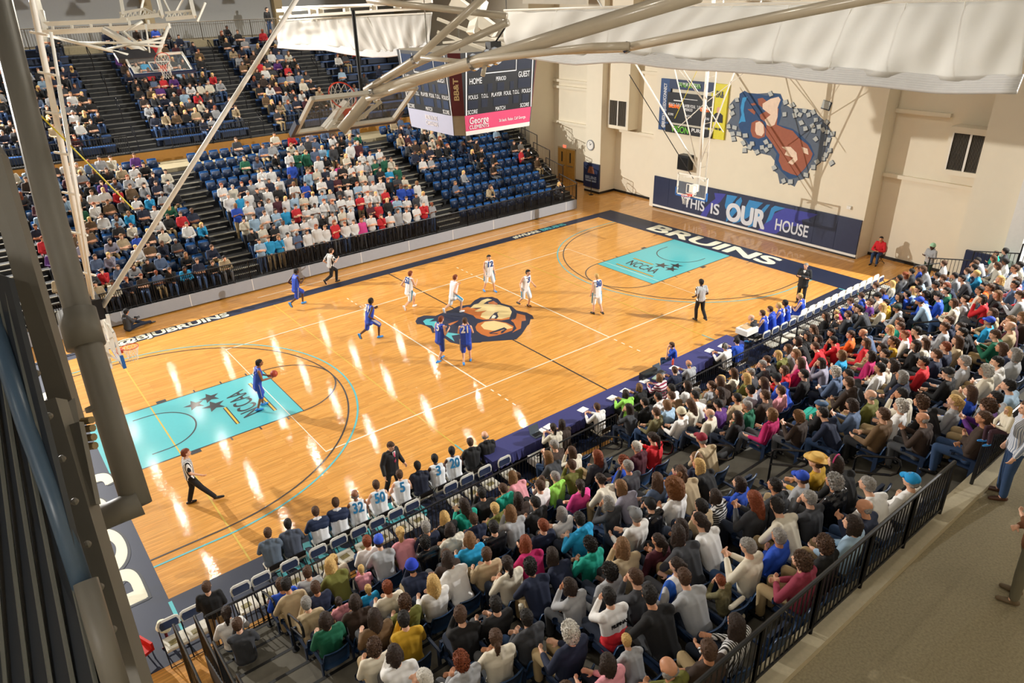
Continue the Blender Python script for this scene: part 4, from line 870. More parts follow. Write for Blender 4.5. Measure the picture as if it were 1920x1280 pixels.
def pose_sit(lean=0., side=0., hands='knee', turn=0., nod=0., spread=.12, feet=.42):
    J = dict(P=A3(0, 0, .54), C=A3(side*.6, -.05+lean, .90-abs(lean)*.15), N=A3(side, -.04+lean*1.45, 1.09-abs(lean)*.3))
    J['H'] = J['N']+A3(0, .045+lean*.15, .135); J['face'] = A3(math.sin(turn), math.cos(turn), -nod)
    J['S'] = [J['C']+A3(s*.175, .0, .11) for s in (-1, 1)]
    J['hip'] = [A3(s*.09, .02, .52) for s in (-1, 1)]; J['K'] = [A3(s*spread, .45, .53) for s in (-1, 1)]; J['A'] = [A3(s*spread, feet, .10) for s in (-1, 1)]
    y0 = J['C'][1]
    if hands == 'knee': E = [A3(s*.25, y0+.10, .70) for s in (-1, 1)]; W = [A3(s*.13, .33, .64) for s in (-1, 1)]
    elif hands == 'clasp': E = [A3(s*.27, y0+.14, .68) for s in (-1, 1)]; W = [A3(s*.04, .32, .68) for s in (-1, 1)]
    elif hands == 'chin': E = [A3(-.12, y0+.28, .72), A3(.25, y0+.12, .70)]; W = [J['H']+A3(-.03, .13, -.15), A3(.02, .30, .66)]
    elif hands == 'cross': E = [A3(s*.26, y0+.08, .72) for s in (-1, 1)]; W = [A3(.10, y0+.22, .76), A3(-.10, y0+.24, .72)]
    elif hands == 'phone': E = [A3(s*.24, y0+.12, .72) for s in (-1, 1)]; W = [A3(s*.05, y0+.34, .86) for s in (-1, 1)]
    elif hands == 'side': E = [A3(s*.29, y0-.02, .70) for s in (-1, 1)]; W = [A3(s*.27, .22, .66) for s in (-1, 1)]
    elif hands == 'desk': E = [A3(s*.27, y0+.18, .74) for s in (-1, 1)]; W = [A3(s*.12, y0+.42, .79) for s in (-1, 1)]
    J['E'], J['W'] = E, W; return J
def pose_stand(hands='down', turn=0, lean=0, K=None, A=None, E=None, W=None, P=.95, side=0, nod=0, face=None, hd=None):
    J = dict(P=A3(0, 0, P), C=A3(side*.5, lean*.6, P+.36), N=A3(side, lean, P+.545)); J['H'] = J['N']+A3(0, .04+lean*.1, .135)
    J['face'] = A3(math.sin(turn), math.cos(turn), -nod) if face is None else A3(*face)
    J['S'] = [J['C']+A3(s*.185, 0, .115) for s in (-1, 1)]; J['hip'] = [A3(s*.095, 0, P-.03) for s in (-1, 1)]
    J['K'] = [A3(s*.11, .02, .50) for s in (-1, 1)] if K is None else [A3(*k) for k in K]; J['A'] = [A3(s*.12, 0, .09) for s in (-1, 1)] if A is None else [A3(*k) for k in A]
    c = J['C']
    if E is not None: J['E'] = [A3(*k) for k in E]; J['W'] = [A3(*k) for k in W]
    elif hands == 'down': J['E'] = [c+A3(s*.24, -.03, -.17) for s in (-1, 1)]; J['W'] = [c+A3(s*.25, .06, -.42) for s in (-1, 1)]
    elif hands == 'cross': J['E'] = [c+A3(s*.25, .03, -.15) for s in (-1, 1)]; J['W'] = [c+A3(.09, .20, -.10), c+A3(-.09, .22, -.14)]
    elif hands == 'chin': J['E'] = [c+A3(-.15, .16, -.16), c+A3(.25, .03, -.15)]; J['W'] = [J['H']+A3(-.02, .13, -.14), c+A3(0, .2, -.16)]
    elif hands == 'clap': J['E'] = [c+A3(s*.23, .08, -.16) for s in (-1, 1)]; J['W'] = [c+A3(s*.05, .30, -.05) for s in (-1, 1)]
    elif hands == 'front': J['E'] = [c+A3(s*.25, -.0, -.17) for s in (-1, 1)]; J['W'] = [c+A3(s*.06, .17, -.38) for s in (-1, 1)]
    return J
def hand_caps(W, dirn, palm, s=1, curl=.6):
    f = nrm_(dirn); p = nrm_(palm-f*(palm@f)); l = np.cross(f, p)*s; out = [(W, .027, W+f*.035, .030)]
    for k, (o, L) in enumerate(((-.028, .060), (-.010, .070), (.009, .066), (.027, .052))):
        a = W+f*.04+l*o*.75; out.append((W+l*o*.4, .02, a+f*.035, .013)); b = a+f*.05+l*o*.35; c = b+nrm_(f+p*curl)*L*.5; d = c+nrm_(f*(1-curl*.7)+p*curl*1.2)*L*.45
        out += [(a, .0125, b, .0105), (b, .0105, c, .0095), (c, .0095, d, .008)]
    t0 = W+f*.01-l*.028; t1 = t0+nrm_(f*.6-l*.8+p*.35)*.04; out += [(t0, .015, t1, .012), (t1, .012, t1+nrm_(f+p*.6)*.03, .009)]
    return out
def body_caps(J, sk=1., hands=True, fat=1., feet=True, curl=.6):
    P, C, N, H = J['P'], J['C'], J['N'], J['H']; up = nrm_(C-P); r = A3(1, 0, 0); out = []
    sh = nrm_(J['S'][1]-J['S'][0])
    T = [(P-r*.08, .112*fat, P+r*.08, .112*fat), (P+up*.14-r*.06, .105*fat, P+up*.14+r*.06, .105*fat), (C-sh*.085, .112*fat, C+sh*.085, .112*fat), (P, .12*fat, C, .12*fat), (P-r*.06, .10*fat, C-sh*.09, .11*fat), (P+r*.06, .10*fat, C+sh*.09, .11*fat),
         (C+up*.1-sh*.13, .062, C+up*.1+sh*.13, .062), (C, .10, N, .055)]
    out += [(a, ra*sk, b, rb*sk) for a, ra, b, rb in T]
    f = nrm_(J['face']); rt = nrm_(np.cross(f, A3(0, 0, 1))); u = np.cross(rt, f); J['hm'] = (rt, f, u)
    head = [(N-A3(0, 0, .02), .052, H-u*.05, .052), (H-f*.035+u*.02, .083, H+f*.012+u*.028, .082), (H-u*.005, .076, H+f*.03-u*.035, .062), (H+f*.02-u*.06, .052, H+f*.055-u*.082, .030), (H+f*.088+u*.015, .011, H+f*.108-u*.022, .0125), (H+f*.095-u*.058, .010, H+f*.095-u*.058+rt*.012, .010), (H+f*.078+rt*.03+u*.032, .014, H+f*.078-rt*.03+u*.032, .014)]
    for s in (-1, 1): head.append((H+rt*.078*s-u*.012-f*.008, .011, H+rt*.084*s+u*.018-f*.014, .013))
    out += head
    for i, s in enumerate((-1, 1)):
        S, E, W = J['S'][i], J['E'][i], J['W'][i]; m = E*.55+W*.45
        out += [(S, .052*sk, E, .038*sk), (E, .037, m, .036), (m, .035, W, .024)]
        d = nrm_(W-E)
        if hands:
            pal = nrm_(J['C']-W) if 'palm' not in J else J['palm'][i]; out += hand_caps(W+d*.015, d, pal, s, curl)
        else: out.append((W, .026, W+d*.12, .03))
        h, K, A = J['hip'][i], J['K'][i], J['A'][i]; cm = K*.65+A*.35
        out += [(h, .088, K, .056), (K, .055, cm, .054), (cm, .052, A, .034), (P, .10, h, .09)]
        sd = nrm_(K-A); t = J['T'][i] if 'T' in J else nrm_(A3(.12*s, 1, 0))
        out += [(A-A3(0, 0, .01), .036, A+t*.05-A3(0, 0, .045), .036), (A+t*.05-A3(0, 0, .045), .036, A+t*.155-A3(0, 0, .062), .026), (A-t*.045-A3(0, 0, .055), .030, A, .032)]
    return out
def shirt_caps(J, sleeve=1., fat=1., e=.015, hood=False, long=0.):
    """torso garment; sleeve 0 none, .5 short, 1 long"""
    P, C, N = J['P'], J['C'], J['N']; up = nrm_(C-P); r = A3(1, 0, 0); sh = nrm_(J['S'][1]-J['S'][0]); P0 = P-up*(.02+long)
    T = [(P0-r*.075, .112*fat+e, P0+r*.075, .112*fat+e), (P+up*.14-r*.06, .108*fat+e, P+up*.14+r*.06, .108*fat+e), (C-sh*.09, .112*fat+e, C+sh*.09, .112*fat+e), (P0, .12*fat+e, C, .12*fat+e), (P0-r*.06, .10*fat+e, C-sh*.09, .11*fat+e), (P0+r*.06, .10*fat+e, C+sh*.09, .11*fat+e), (C+up*.1-sh*.13, .062+e*.8, C+up*.1+sh*.13, .062+e*.8), (C, .10+e, N-up*.05, .06+e*.4)]
    for i in (0, 1):
        S, E, W = J['S'][i], J['E'][i], J['W'][i]
        if sleeve > 0:
            q = E if sleeve >= .6 else S*.35+E*.65
            T.append((S, .056+e, q, .044+e if sleeve >= .6 else .052+e))
        if sleeve > .6: T.append((E, .042+e, E*.08+W*.92, .030+e*.8))
    if hood: h = N-A3(0, .07, .0); T += [(h+A3(-.06, .01, 0), .045, h+A3(.06, .01, 0), .045), (h, .05, h-A3(0, .02, .07), .05)]
    return T
def trouser_caps(J, length=1., e=.014, fat=1.):
    P = J['P']; r = A3(1, 0, 0); T = [(P-r*.075-A3(0, 0, .03), .112*fat+e, P+r*.075-A3(0, 0, .03), .112*fat+e)]
    for i in (0, 1):
        h, K, A = J['hip'][i], J['K'][i], J['A'][i]; T.append((h, .090+e, K, .060+e*(1 if length > .6 else 2.2)))
        if length > .6: T.append((K, .060+e, A*.93+K*.07, .048+e))
        else: T.append((K, .060+e*1.8, K*.94+A*.06, .064+e*1.2))
    return T
def shoe_caps(J):
    T = []
    for i, s in enumerate((-1, 1)):
        A = J['A'][i]; t = J['T'][i] if 'T' in J else nrm_(A3(.12*s, 1, 0))
        dz = A3(0, 0, 1) if 'T' not in J else nrm_(J['K'][i]-A)
        T += [(A-dz*.012, .046, A-dz*.03, .048), (A-dz*.045-t*.045, .040, A+t*.06-dz*.05, .043), (A+t*.06-dz*.05, .043, A+t*.165-dz*.058, .033)]
    return T
M_skin = {k: mat('skin_'+k, c, .5, noise=.05, scale=20) for k, c in dict(light='e0ae90', tan='c98f6c', brown='8a5a3e', dark='4f3226').items()}
M_eye = mat('eye_dark', '241a16', .3); M_lip = mat('lip', 'a05a50', .5)
def finish_skin(me, J):
    """eyes and lips as small zones of the head surface"""
    n = len(me.polygons); c = np.empty(n*3, np.float32); me.polygons.foreach_get('center', c); c = c.reshape(-1, 3); mi = np.zeros(n, np.int32)
    rt, f, u = J['hm']; H = J['H']
    for s in (-1, 1): mi[np.linalg.norm((c-(H+f*.088+rt*.031*s+u*.012))*1., axis=1) < .0125] = 1
    q = c-(H+f*.098-u*.058); mi[(np.abs(q@rt) < .024) & (np.abs(q@u) < .007) & (np.abs(q@f) < .03)] = 2
    me.polygons.foreach_set('material_index', mi); return me
TPL = {}
def template(key, J, sleeve=1., tl=1., fat=1., hood=False, vs=.0105, shoes=True, e=.015, hands=True, long=0., curl=.6):
    body = voxel(cap_mesh(body_caps(J, fat=fat, hands=hands, curl=curl), 12), vs, 2, 'person_'+key); finish_skin(body, J)
    for m in (M_skin['light'], M_eye, M_lip): body.materials.append(m)
    sh = voxel(cap_mesh(shirt_caps(J, sleeve, fat, e, hood, long), 12), vs*1.35, 4, 'top_'+key); sh.materials.append(M_white)
    tr = voxel(cap_mesh(trouser_caps(J, tl, fat=fat), 12), vs*1.35, 3, 'trousers_'+key); tr.materials.append(M_navy)
    so = voxel(cap_mesh(shoe_caps(J), 10), vs, 2, 'shoes_'+key); so.materials.append(M_black)
    rt, f, u = J['hm']; H = J['H']; hm = Matrix(((rt[0], f[0], u[0], H[0]), (rt[1], f[1], u[1], H[1]), (rt[2], f[2], u[2], H[2]), (0, 0, 0, 1)))
    TPL[key] = dict(body=body, top=sh, trousers=tr, shoes=so, hm=hm, J=J); return TPL[key]
# hair and hats in head coordinates: x right, y face, z up
def hair_mesh(kind):
    rr = random.Random(hash(kind) % 99 if False else len(kind)*7)
    L = []
    if kind != 'bald':
        L = [((0, -.038, .030), .092, (0, .000, .042), .088), ((0, -.055, -.015), .080, (0, -.04, .03), .088)]
    if kind == 'bald': L = [((-.045, -.055, -.02), .052, (.045, -.055, -.02), .052)]
    if kind in ('long', 'ponytail_loose'): L += [((s*.055, -.02, .0), .055, (s*.075, -.03, -.16), .042) for s in (-1, 1)]+[((0, -.06, 0), .085, (0, -.085, -.17), .075), ((0, -.085, -.17), .075, (0, -.095, -.30), .045), ((s*.05, -.075, -.15), .05) and ((s*.05, -.075, -.15), .05, (s*.045, -.10, -.29), .03)][0:2] if False else []
    if kind == 'long': L += [((-.05, -.025, 0), .055, (-.075, -.035, -.15), .042), ((.05, -.025, 0), .055, (.075, -.035, -.15), .042), ((0, -.06, 0), .085, (0, -.085, -.17), .075), ((0, -.085, -.17), .075, (0, -.10, -.30), .045), ((-.05, -.075, -.15), .05, (-.045, -.10, -.28), .03), ((.05, -.075, -.15), .05, (.045, -.10, -.28), .03)]
    if kind == 'bob': L += [((-.055, -.02, 0), .055, (-.07, -.015, -.10), .045), ((.055, -.02, 0), .055, (.07, -.015, -.10), .045), ((0, -.06, 0), .088, (0, -.07, -.10), .07)]
    if kind == 'ponytail': L += [((0, -.12, .03), .035, (0, -.155, .0), .04), ((0, -.155, .0), .042, (0, -.135, -.16), .035), ((0, -.135, -.16), .035, (0, -.12, -.26), .015)]
    if kind == 'bun': L += [((0, -.12, .05), .045, (0, -.13, .06), .042)]
    if kind == 'curly': L = [((0, -.04, .03), .108, (0, -.005, .045), .098), ((0, -.06, -.03), .098, (0, -.04, .03), .10)]
    me = voxel(cap_mesh(L, 14), .011, 1, 'hair_'+kind)
    n = len(me.vertices); v = np.empty(n*3, np.float32); me.vertices.foreach_get('co', v); v = v.reshape(-1, 3)
    g = np.random.default_rng(len(kind)); amp = .007 if kind in ('curly',) else .0035
    v += g.normal(0, amp, v.shape)
    if kind not in ('bald',):   # keep the face clear: pull front vertices under the skin
        fr = (v[:, 1] > .035) & (v[:, 2] < .055) & (np.abs(v[:, 0]) < .075); v[fr, 1] -= .09
        ss = (v[:, 1] > .012) & (v[:, 2] < .03) & (v[:, 2] > -.1) & (np.abs(v[:, 0]) > .05) & (kind in ('short', 'ponytail', 'bun')); v[ss, 0] *= .7
    me.vertices.foreach_set('co', v.ravel()); me.materials.append(M_black); return me
HAIR = {k: hair_mesh(k) for k in ('short', 'bob', 'long', 'ponytail', 'bun', 'curly', 'bald')}
def hat_mesh(kind):
    mb = MB()
    dome = lambda r, z0, yc=-.02, hz=1.: [mb.sphere((0, yc, z0), r, 16, 8, (1, 1.12, hz))]
    if kind == 'cap': mb.sphere((0, -.018, .045), .104, 16, 8, (.98, 1.12, .85)); mb.tube([(0, .04, .058), (0, .09, .055)], .01, 4); base = [( .085*math.cos(a), .075+.085*math.sin(a), .052+.012*math.sin(a)*-1) for a in [math.pi*i/8 for i in range(9)]]; mb.prism([(p[0], p[1]) for p in base], 2, .045, .055); mb.sphere((0, -.018, .138), .01, 6, 4)
    elif kind == 'beanie': mb.sphere((0, -.022, .05), .108, 16, 9, (1, 1.1, 1)); mb.tube([(.104*math.cos(a), -.022+.115*math.sin(a), .03) for a in [2*math.pi*i/20 for i in range(20)]], .016, 6, closed=True)
    elif kind == 'flat_cap': mb.sphere((0, -.005, .065), .115, 16, 7, (.98, 1.2, .5)); mb.prism([(.07*math.cos(a), .085+.06*math.sin(a)) for a in [math.pi*i/7 for i in range(8)]], 2, .045, .055)
    elif kind == 'straw_hat':
        ring_ = lambda r, z, k=1.25: [(r*math.cos(a), r*k*math.sin(a)-.01, z+.045*abs(math.cos(a))**3*(r > .15)) for a in [2*math.pi*i/24 for i in range(24)]]
        rs = [ring_(.165, .062), ring_(.135, .055), ring_(.105, .06, 1.15), ring_(.10, .11, 1.15), ring_(.085, .15, 1.1), ring_(.03, .14, 1)]
        for q in rs: mb.v += q
        for i in range(5):
            for j in range(24): mb.f.append((i*24+j, i*24+(j+1) % 24, (i+1)*24+(j+1) % 24, (i+1)*24+j)); mb.m.append(0)
        mb.f.append(tuple(5*24+j for j in range(24))); mb.m.append(0)
    elif kind == 'headband': mb.tube([(.098*math.cos(a), -.02, .035+.098*math.sin(a)) for a in [math.pi*i/14 for i in range(15)]], .011, 6)
    elif kind == 'plush_hat':
        L = [((0, -.03, .05), .165, (0, .0, .08), .155), ((0, -.06, -.06), .15, (0, -.03, .05), .16), ((-.13, -.02, .2), .045, (-.14, -.02, .21), .045), ((.13, -.02, .2), .045, (.14, -.02, .21), .045)]
        me = voxel(cap_mesh(L, 14), .014, 1, 'hat_plush'); n = len(me.vertices); v = np.empty(n*3, np.float32); me.vertices.foreach_get('co', v); v = v.reshape(-1, 3); v += np.random.default_rng(5).normal(0, .004, v.shape)
        fr = (v[:, 1] > .06) & (v[:, 2] < .06) & (np.abs(v[:, 0]) < .1); v[fr, 1] -= .11; me.vertices.foreach_set('co', v.ravel()); me.materials.append(M_black); return me
    me = mb.mesh('hat_'+kind, True); me.materials.append(M_black); return me
HAT = {k: hat_mesh(k) for k in ('cap', 'beanie', 'flat_cap', 'straw_hat', 'headband', 'plush_hat')}
HC = dict(black='1a1512', darkbrown='2e2018', brown='4d3422', lightbrown='7a5836', blond='c9a566', auburn='7d3c1d', grey='8d8984', white='cfcac0')
M_hair = {k: mat('hair_'+k, c, .75, noise=.45, scale=60) for k, c in HC.items()}
CL = {'K': ('black', '141416'), 'N': ('navy', '18223c'), 'B': ('bright blue', '1f4fc0'), 'C': ('cyan', '1f9fd6'), 'T': ('teal', '14a08c'), 'G': ('light grey', 'a9abae'), 'g': ('dark grey', '3c3e43'), 'W': ('white', 'ecebe8'), 'w': ('cream', 'e2dac6'), 'E': ('beige', 'b9a583'), 'O': ('dark brown', '3a2b22'), 'o': ('brown', '6d5438'), 'M': ('maroon', '4c1826'), 'R': ('red', 'd01f2a'), 'P': ('pink', 'e49aa5'), 'H': ('hot pink', 'e8489a'), 'F': ('magenta', 'b8165f'), 'L': ('lime green', '9be05a'), 'V': ('olive green', '6a6b2c'), 'v': ('dark green', '0e6145'), 'U': ('purple', '5b2a7a'), 'Y': ('mustard', 'c49a22'), 'A': ('orange', 'ec6a1e'), 'X': ('camouflage', '6d6645'), 'S': ('black and white striped', '17181a'), 'D': ('slate blue', '5a6d8c'), 'c': ('pale blue', 'a5c3dc'), 'J': ('black leather', '16171b'), 'Z': ('black and white zebra print', '202020'), 'r': ('rose red', '8c2f45'), 'Q': ('red and white striped', '8e2344'), 'I': ('blue and white', 'e4e4e4'), 'l': ('lilac grey', '9a97a8')}
def cmat(code):
    n, h = CL[code]; nm = 'cloth_'+n.replace(' ', '_')
    if code == 'S': return mat(nm, h, .8, stripes=('e8e8e8', 2, .045))
    if code == 'Z': return mat(nm, h, .8, stripes=('e8e8e8', 0, .03))
    if code == 'Q': return mat(nm, h, .8, stripes=('e9dfe2', 2, .09))
    if code == 'I': return mat(nm, '1f5fc8', .8, stripes=('e4e4e4', 0, .22))
    if code == 'X': return mat(nm, h, .9, noise=.6, scale=14)
    if code == 'J': return mat(nm, h, .25, noise=.3)
    return mat(nm, h, .85, noise=.14, scale=5)
M_tr_ = [mat('denim', '2b4468', .9, noise=.2), mat('dark_denim', '1c2638', .9), mat('black_trousers', '15161a', .85), mat('khaki_trousers', 'a58f68', .85), mat('grey_trousers', '4a4c50', .85)]
HK = {'k': ('short', 'black'), 'b': ('short', 'brown'), 'z': ('short', 'blond'), 'r': ('short', 'auburn'), 'g': ('short', 'grey'), 'w': ('short', 'white'), 'u': ('bald', 'grey'), 'l': ('long', 'brown'), 'L': ('long', 'lightbrown'), 'd': ('long', 'darkbrown'), 'y': ('long', 'blond'), 'a': ('long', 'auburn'), 'p': ('ponytail', 'brown'), 'P': ('ponytail', 'darkbrown'), 'q': ('ponytail', 'blond'), 'n': ('bob', 'lightbrown'), 'N': ('bob', 'darkbrown'), 'G': ('bob', 'grey'), 'o': ('bun', 'darkbrown'), 'C': ('curly', 'brown'), 'K': ('curly', 'black'), 'W': ('curly', 'white'), 'D': ('curly', 'grey'), 'R': ('curly', 'auburn')}
HATS = {'1': ('cap', 'blue cap', '2a50c8'), '2': ('cap', 'maroon cap', '8c1a2e'), '3': ('cap', 'black cap', '16171a'), '4': ('cap', 'grey cap', '85888c'), '5': ('cap', 'bright cyan cap', '1596d8'), '6': ('cap', 'white cap', 'e8e6e2'), '7': ('beanie', 'blue beanie', '1638b8'), '8': ('beanie', 'cream knit hat', 'e0d6b8'), '9': ('straw_hat', 'straw hat', 'dcb35e'), '0': ('plush_hat', 'plush brown animal hat', '6b4018'), 'f': ('flat_cap', 'blue flat cap', '3f5f82'), 'h': ('headband', 'white headband', 'f0ecec'), 'x': ('headband', 'pink headband', 'c83a78'), 'm': ('cap', 'dark green cap', '2f4440'), 's': ('beanie', 'green and white cap', 'a8d8b4')}
def person(key, x, y, z, rz, top, hair, skin='light', pants=None, shoe=None, scale=1., hat=None, label=None, group=None, topm=None):
    T = TPL[key]; o = bpy.data.objects.new('person', T['body']); COL.objects.link(o)
    o.location = (x, y, z); o.rotation_euler = (0, 0, rz); o.scale = (scale,)*3
    o.material_slots[0].link = 'OBJECT'; o.material_slots[0].material = M_skin[skin]
    def ch(nm, me, m, M=None):
        c = bpy.data.objects.new(nm, me); COL.objects.link(c); c.parent = o; c.material_slots[0].link = 'OBJECT'; c.material_slots[0].material = m
        if M is not None: c.matrix_local = M
        return c
    ch('top', T['top'], topm or cmat(top)); ch('trousers', T['trousers'], pants or M_tr_[0]); ch('shoes', T['shoes'], shoe or M_black)
    hs, hc = HK[hair]; ch('hair', HAIR[hs], M_hair[hc], T['hm'])
    if hat: k, nm, c = HATS[hat]; ch(k if k != 'cap' else 'cap', HAT[k], mat('hat_'+nm.replace(' ', '_'), c, .8), T['hm'])
    tag(o, label, 'person', group); return o
# ---- seated templates
SIT = []
TURN = (.25, -.15, -.5, -.9)
for ti, tn in enumerate(TURN):
    for nm, kw, kt in (('knee', dict(lean=.0, hands='knee'), {}), ('clasp', dict(lean=.05, hands='clasp'), dict(hood=True)), ('chin', dict(lean=.1, hands='chin'), dict(fat=.94)), ('cross', dict(lean=-.02, hands='cross'), dict(fat=1.08)), ('phone', dict(lean=.06, hands='phone', nod=.3), {}), ('lean', dict(lean=.22, hands='clasp', spread=.16), dict(fat=1.04)), ('side', dict(lean=-.03, side=.04, hands='side', feet=.52), {})):
        if nm in ('phone', 'side') and ti in (0, 3): continue
        k_ = 'sit_%s%d' % (nm, ti); SIT.append((ti, k_)); template(k_, pose_sit(turn=tn, **kw), vs=.0115, **kt)
TPL['sit_clasp'] = TPL['sit_clasp1']
ORDR = ['front', 'second', 'third', 'fourth', 'fifth', 'sixth', 'seventh', 'eighth', 'ninth', 'tenth', 'rearmost']
NEAR = """430 1160 W P;368 1220 g b;502 1098 B b;554 1046 G b;600 1064 w q;580 1109 N b;535 1136 E k;563 1145 E g;621 1134 P o-;616 1149 v N
655 1064 V y;693 1030 W r;706 1036 G b1;730 1013 P q;764 1014 N g;700 1064 P z-;728 1092 w r;767 1070 N k7;761 1107 V C;659 1124 C z-;661 1152 O N;716 1142 o d;817 1096 W y;753 1180 Y k;700 1203 w C;741 1233 W N;792 1264 S w;862 1227 G R;870 1172 K b
783 996 K y;804 977 T d;855 960 K k;847 985 w N;815 1002 J K;936 930 T b;938 943 N b;955 954 V z;957 912 P L;965 935 O d;930 976 G L;904 993 C n;879 1012 O b;930 1005 J k;969 971 K k;971 894 K b-;998 891 g L;1013 872 w l;1002 910 W b;990 922 w l-;1038 890 V b;1043 904 L g;1033 957 W G;1024 985 N r;994 1030 F a
852 1061 W N;887 1053 E b;957 1054 w P;1004 1065 N K;919 1129 K k;971 1156 g k;1052 1043 N d;928 1197 w p;1066 1203 N W;1147 1256 P N;1033 1277 K b;1089 1116 G N;1153 1123 W k
1043 842 O g;1112 831 N q;1132 823 D l;1181 840 B R;1071 876 g a;1081 901 H P;1178 875 g g;1201 859 M w;1236 882 D l;1257 868 N nh;1142 901 w o;1198 909 l L;1167 929 g G;1265 921 W b0;1246 901 H k;1303 898 E p;1184 967 W g4;1228 948 J k3;1289 954 E k;1092 989 C k;1223 1003 M P;1254 979 K d;1107 1025 T K;1134 1064 G K;1193 1035 E L;1181 1077 g b;1263 1058 I o;1296 1030 g d
1318 1103 G b;1249 1166 K k;1210 1227 G z-;1344 1230 O b;1394 1216 Z d;1272 1274 V u;1333 987 W P;1341 930 S N;1436 941 g a;1415 1037 w g;1455 1012 B g;1491 984 w k;1368 1056 X r-;1516 1068 r C;1554 1034 K C;1517 945 g g;1335 885 K y;1375 901 B N;1458 919 g k;1491 890 G b1;1487 872 Y b9;1563 914 J D;1589 899 K dx;1652 915 W g;1685 894 W g5;1617 955 N u;1589 985 c N
1172 775 K k;1154 797 g d;1190 785 X b;1203 764 W k;1223 780 c n;1243 749 W k;1254 763 o b;1272 752 X g;1280 735 W d;1295 738 G p;1312 722 w z;1283 783 W b8;1293 793 w u;1264 803 R P;1341 718 w l;1334 733 O d;1305 769 w l;1319 752 W k;1369 744 E k;1383 729 O l;1387 749 G k;1401 699 g g;1402 715 V y;1422 687 g g;1425 727 l l;1426 742 P b;1363 766 U k;1424 763 O b;1451 751 B k3;1385 783 v g;1352 791 K d;1383 802 E g2;1432 799 F n;1471 790 O n;1487 700 R l;1490 687 F l;1488 718 K k;1513 677 P L;1544 676 l d;1529 754 K gf;1452 680 K b
1567 701 D W;1576 678 C n;1596 708 O b;1625 669 F N;1616 716 g k;1616 735 V u;1598 753 D N;1641 704 W k;1662 693 w k;1696 685 g N;1645 767 W W;1672 754 w k;1616 787 o b;1578 803 N k;1683 805 O u;1705 787 K C;1701 719 N G;1723 700 R k;1757 667 N b;1790 693 G g;1792 714 K g3;1732 767 G q;1763 760 B l;1818 742 G n-;1845 756 G k;1867 729 c k;1890 704 W k;1820 789 U C;1807 809 O p
1516 609 K d;1525 617 W b3;1541 631 K k;1540 610 K d;1548 601 K l;1567 611 G q;1570 601 g b;1489 651 G l;1512 642 K N;1519 654 K d;1473 665 V y;1557 654 R b;1567 646 R k;1596 640 A b;1610 635 R l;1587 562 B b;1577 578 F z-;1568 586 g z-;1598 582 g d;1627 593 g k;1635 583 w y;1663 580 Y k;1684 582 G bm;1703 586 T b;1670 603 G y;1654 617 D u;1692 626 W r;1712 620 R b;1749 622 G b;1744 631 W k;1769 614 N b;1751 576 c b1;1764 568 B k;1780 587 w l;1792 576 G o;1667 653 Y p;1649 665 K d;1699 662 g o;1717 655 K N;1730 646 w l;1771 660 N r;1790 651 E l
1832 577 R N;1839 599 C b1;1833 613 K o;1800 639 K k;1848 571 K L;1902 572 G b;1900 635 E u;1911 624 M n;1888 653 K g6;1872 665 G G;1857 680 w W;1904 694 N l;1617 547 B b;1619 562 F z-;1627 566 U b;1647 556 w k3;1666 545 B C;1681 566 K d;1663 532 G b4;1685 515 G a;1685 529 g k;1672 525 w y;1704 543 c y;1696 557 B k;1737 557 B K;1740 545 K k;1710 517 g k;1722 512 B b;1735 525 c d;1746 512 G l;1756 520 W k;1769 504 W b4;1764 539 K k;1771 529 G b;1785 528 G b;1796 520 G k;1794 542 N a;1786 552 v k;1814 510 c b;1818 514 N k;1828 530 g k;1837 519 C z;1850 500 G k;1870 499 w l;1886 502 W k;1867 522 K y;1892 530 D k;1835 549 w o;1847 540 A k;1830 500 g b;1879 483 g k1;1916 508 w k;1917 567 R k;1862 488 w l;1906 542 P l;1900 520 W b;1880 560 g b;1856 588 E l;1910 600 O n;1870 615 v b"""
def headrow(u, v, h=1.22):
    best = None
    for k in range(NROW):
        e, z = nrow(k); q = at(u, v, 2, z+h); d = abs(q[1]-(e-.52))
        if best is None or d < best[0]: best = (d, k, q)
    return best
rows = {k: [] for k in range(NROW)}
for s in NEAR.replace('\n', ';').split(';'):
    u, v, t_, h_ = s.split(); child = h_.endswith('-'); h_ = h_.rstrip('-'); d, k, q = headrow(float(u), float(v), 1.0 if child else 1.22)
    rows[k].append([q[0], t_, h_[0], h_[1] if len(h_) > 1 else None, child, float(u), float(v), d])
# ---------------------------------------------------------------- placing the near crowd
def ordw(n):
    base = ['', 'first', 'second', 'third', 'fourth', 'fifth', 'sixth', 'seventh', 'eighth', 'ninth', 'tenth', 'eleventh', 'twelfth', 'thirteenth', 'fourteenth', 'fifteenth', 'sixteenth', 'seventeenth', 'eighteenth', 'nineteenth']
    tens = ['', '', 'twent', 'thirt', 'fort', 'fift', 'sixt', 'sevent']
    return base[n] if n < 20 else (tens[n//10]+('ieth' if n % 10 == 0 else 'y-'+base[n % 10]))
SEGN = [(.3, 1.3, False), (1.38, 10.1, True), (11.4, 19.65, True), (20.95, 29.2, True), (29.3, 33.2, False)]
def solve_x(k, u, v, h):
    e, z = nrow(k); lo, hi = -1., 34.
    xs = np.linspace(lo, hi, 700); P = np.stack([xs, np.full(700, e-.52), np.full(700, z+h)], 1); c = (P-CP)@CR.T
    uu = 960+CF*c[:, 0]/c[:, 2]; vv = 640+CF*c[:, 1]/c[:, 2]; i = np.argmin((uu-u)**2+(vv-v)**2); return xs[i]
NP_ = []
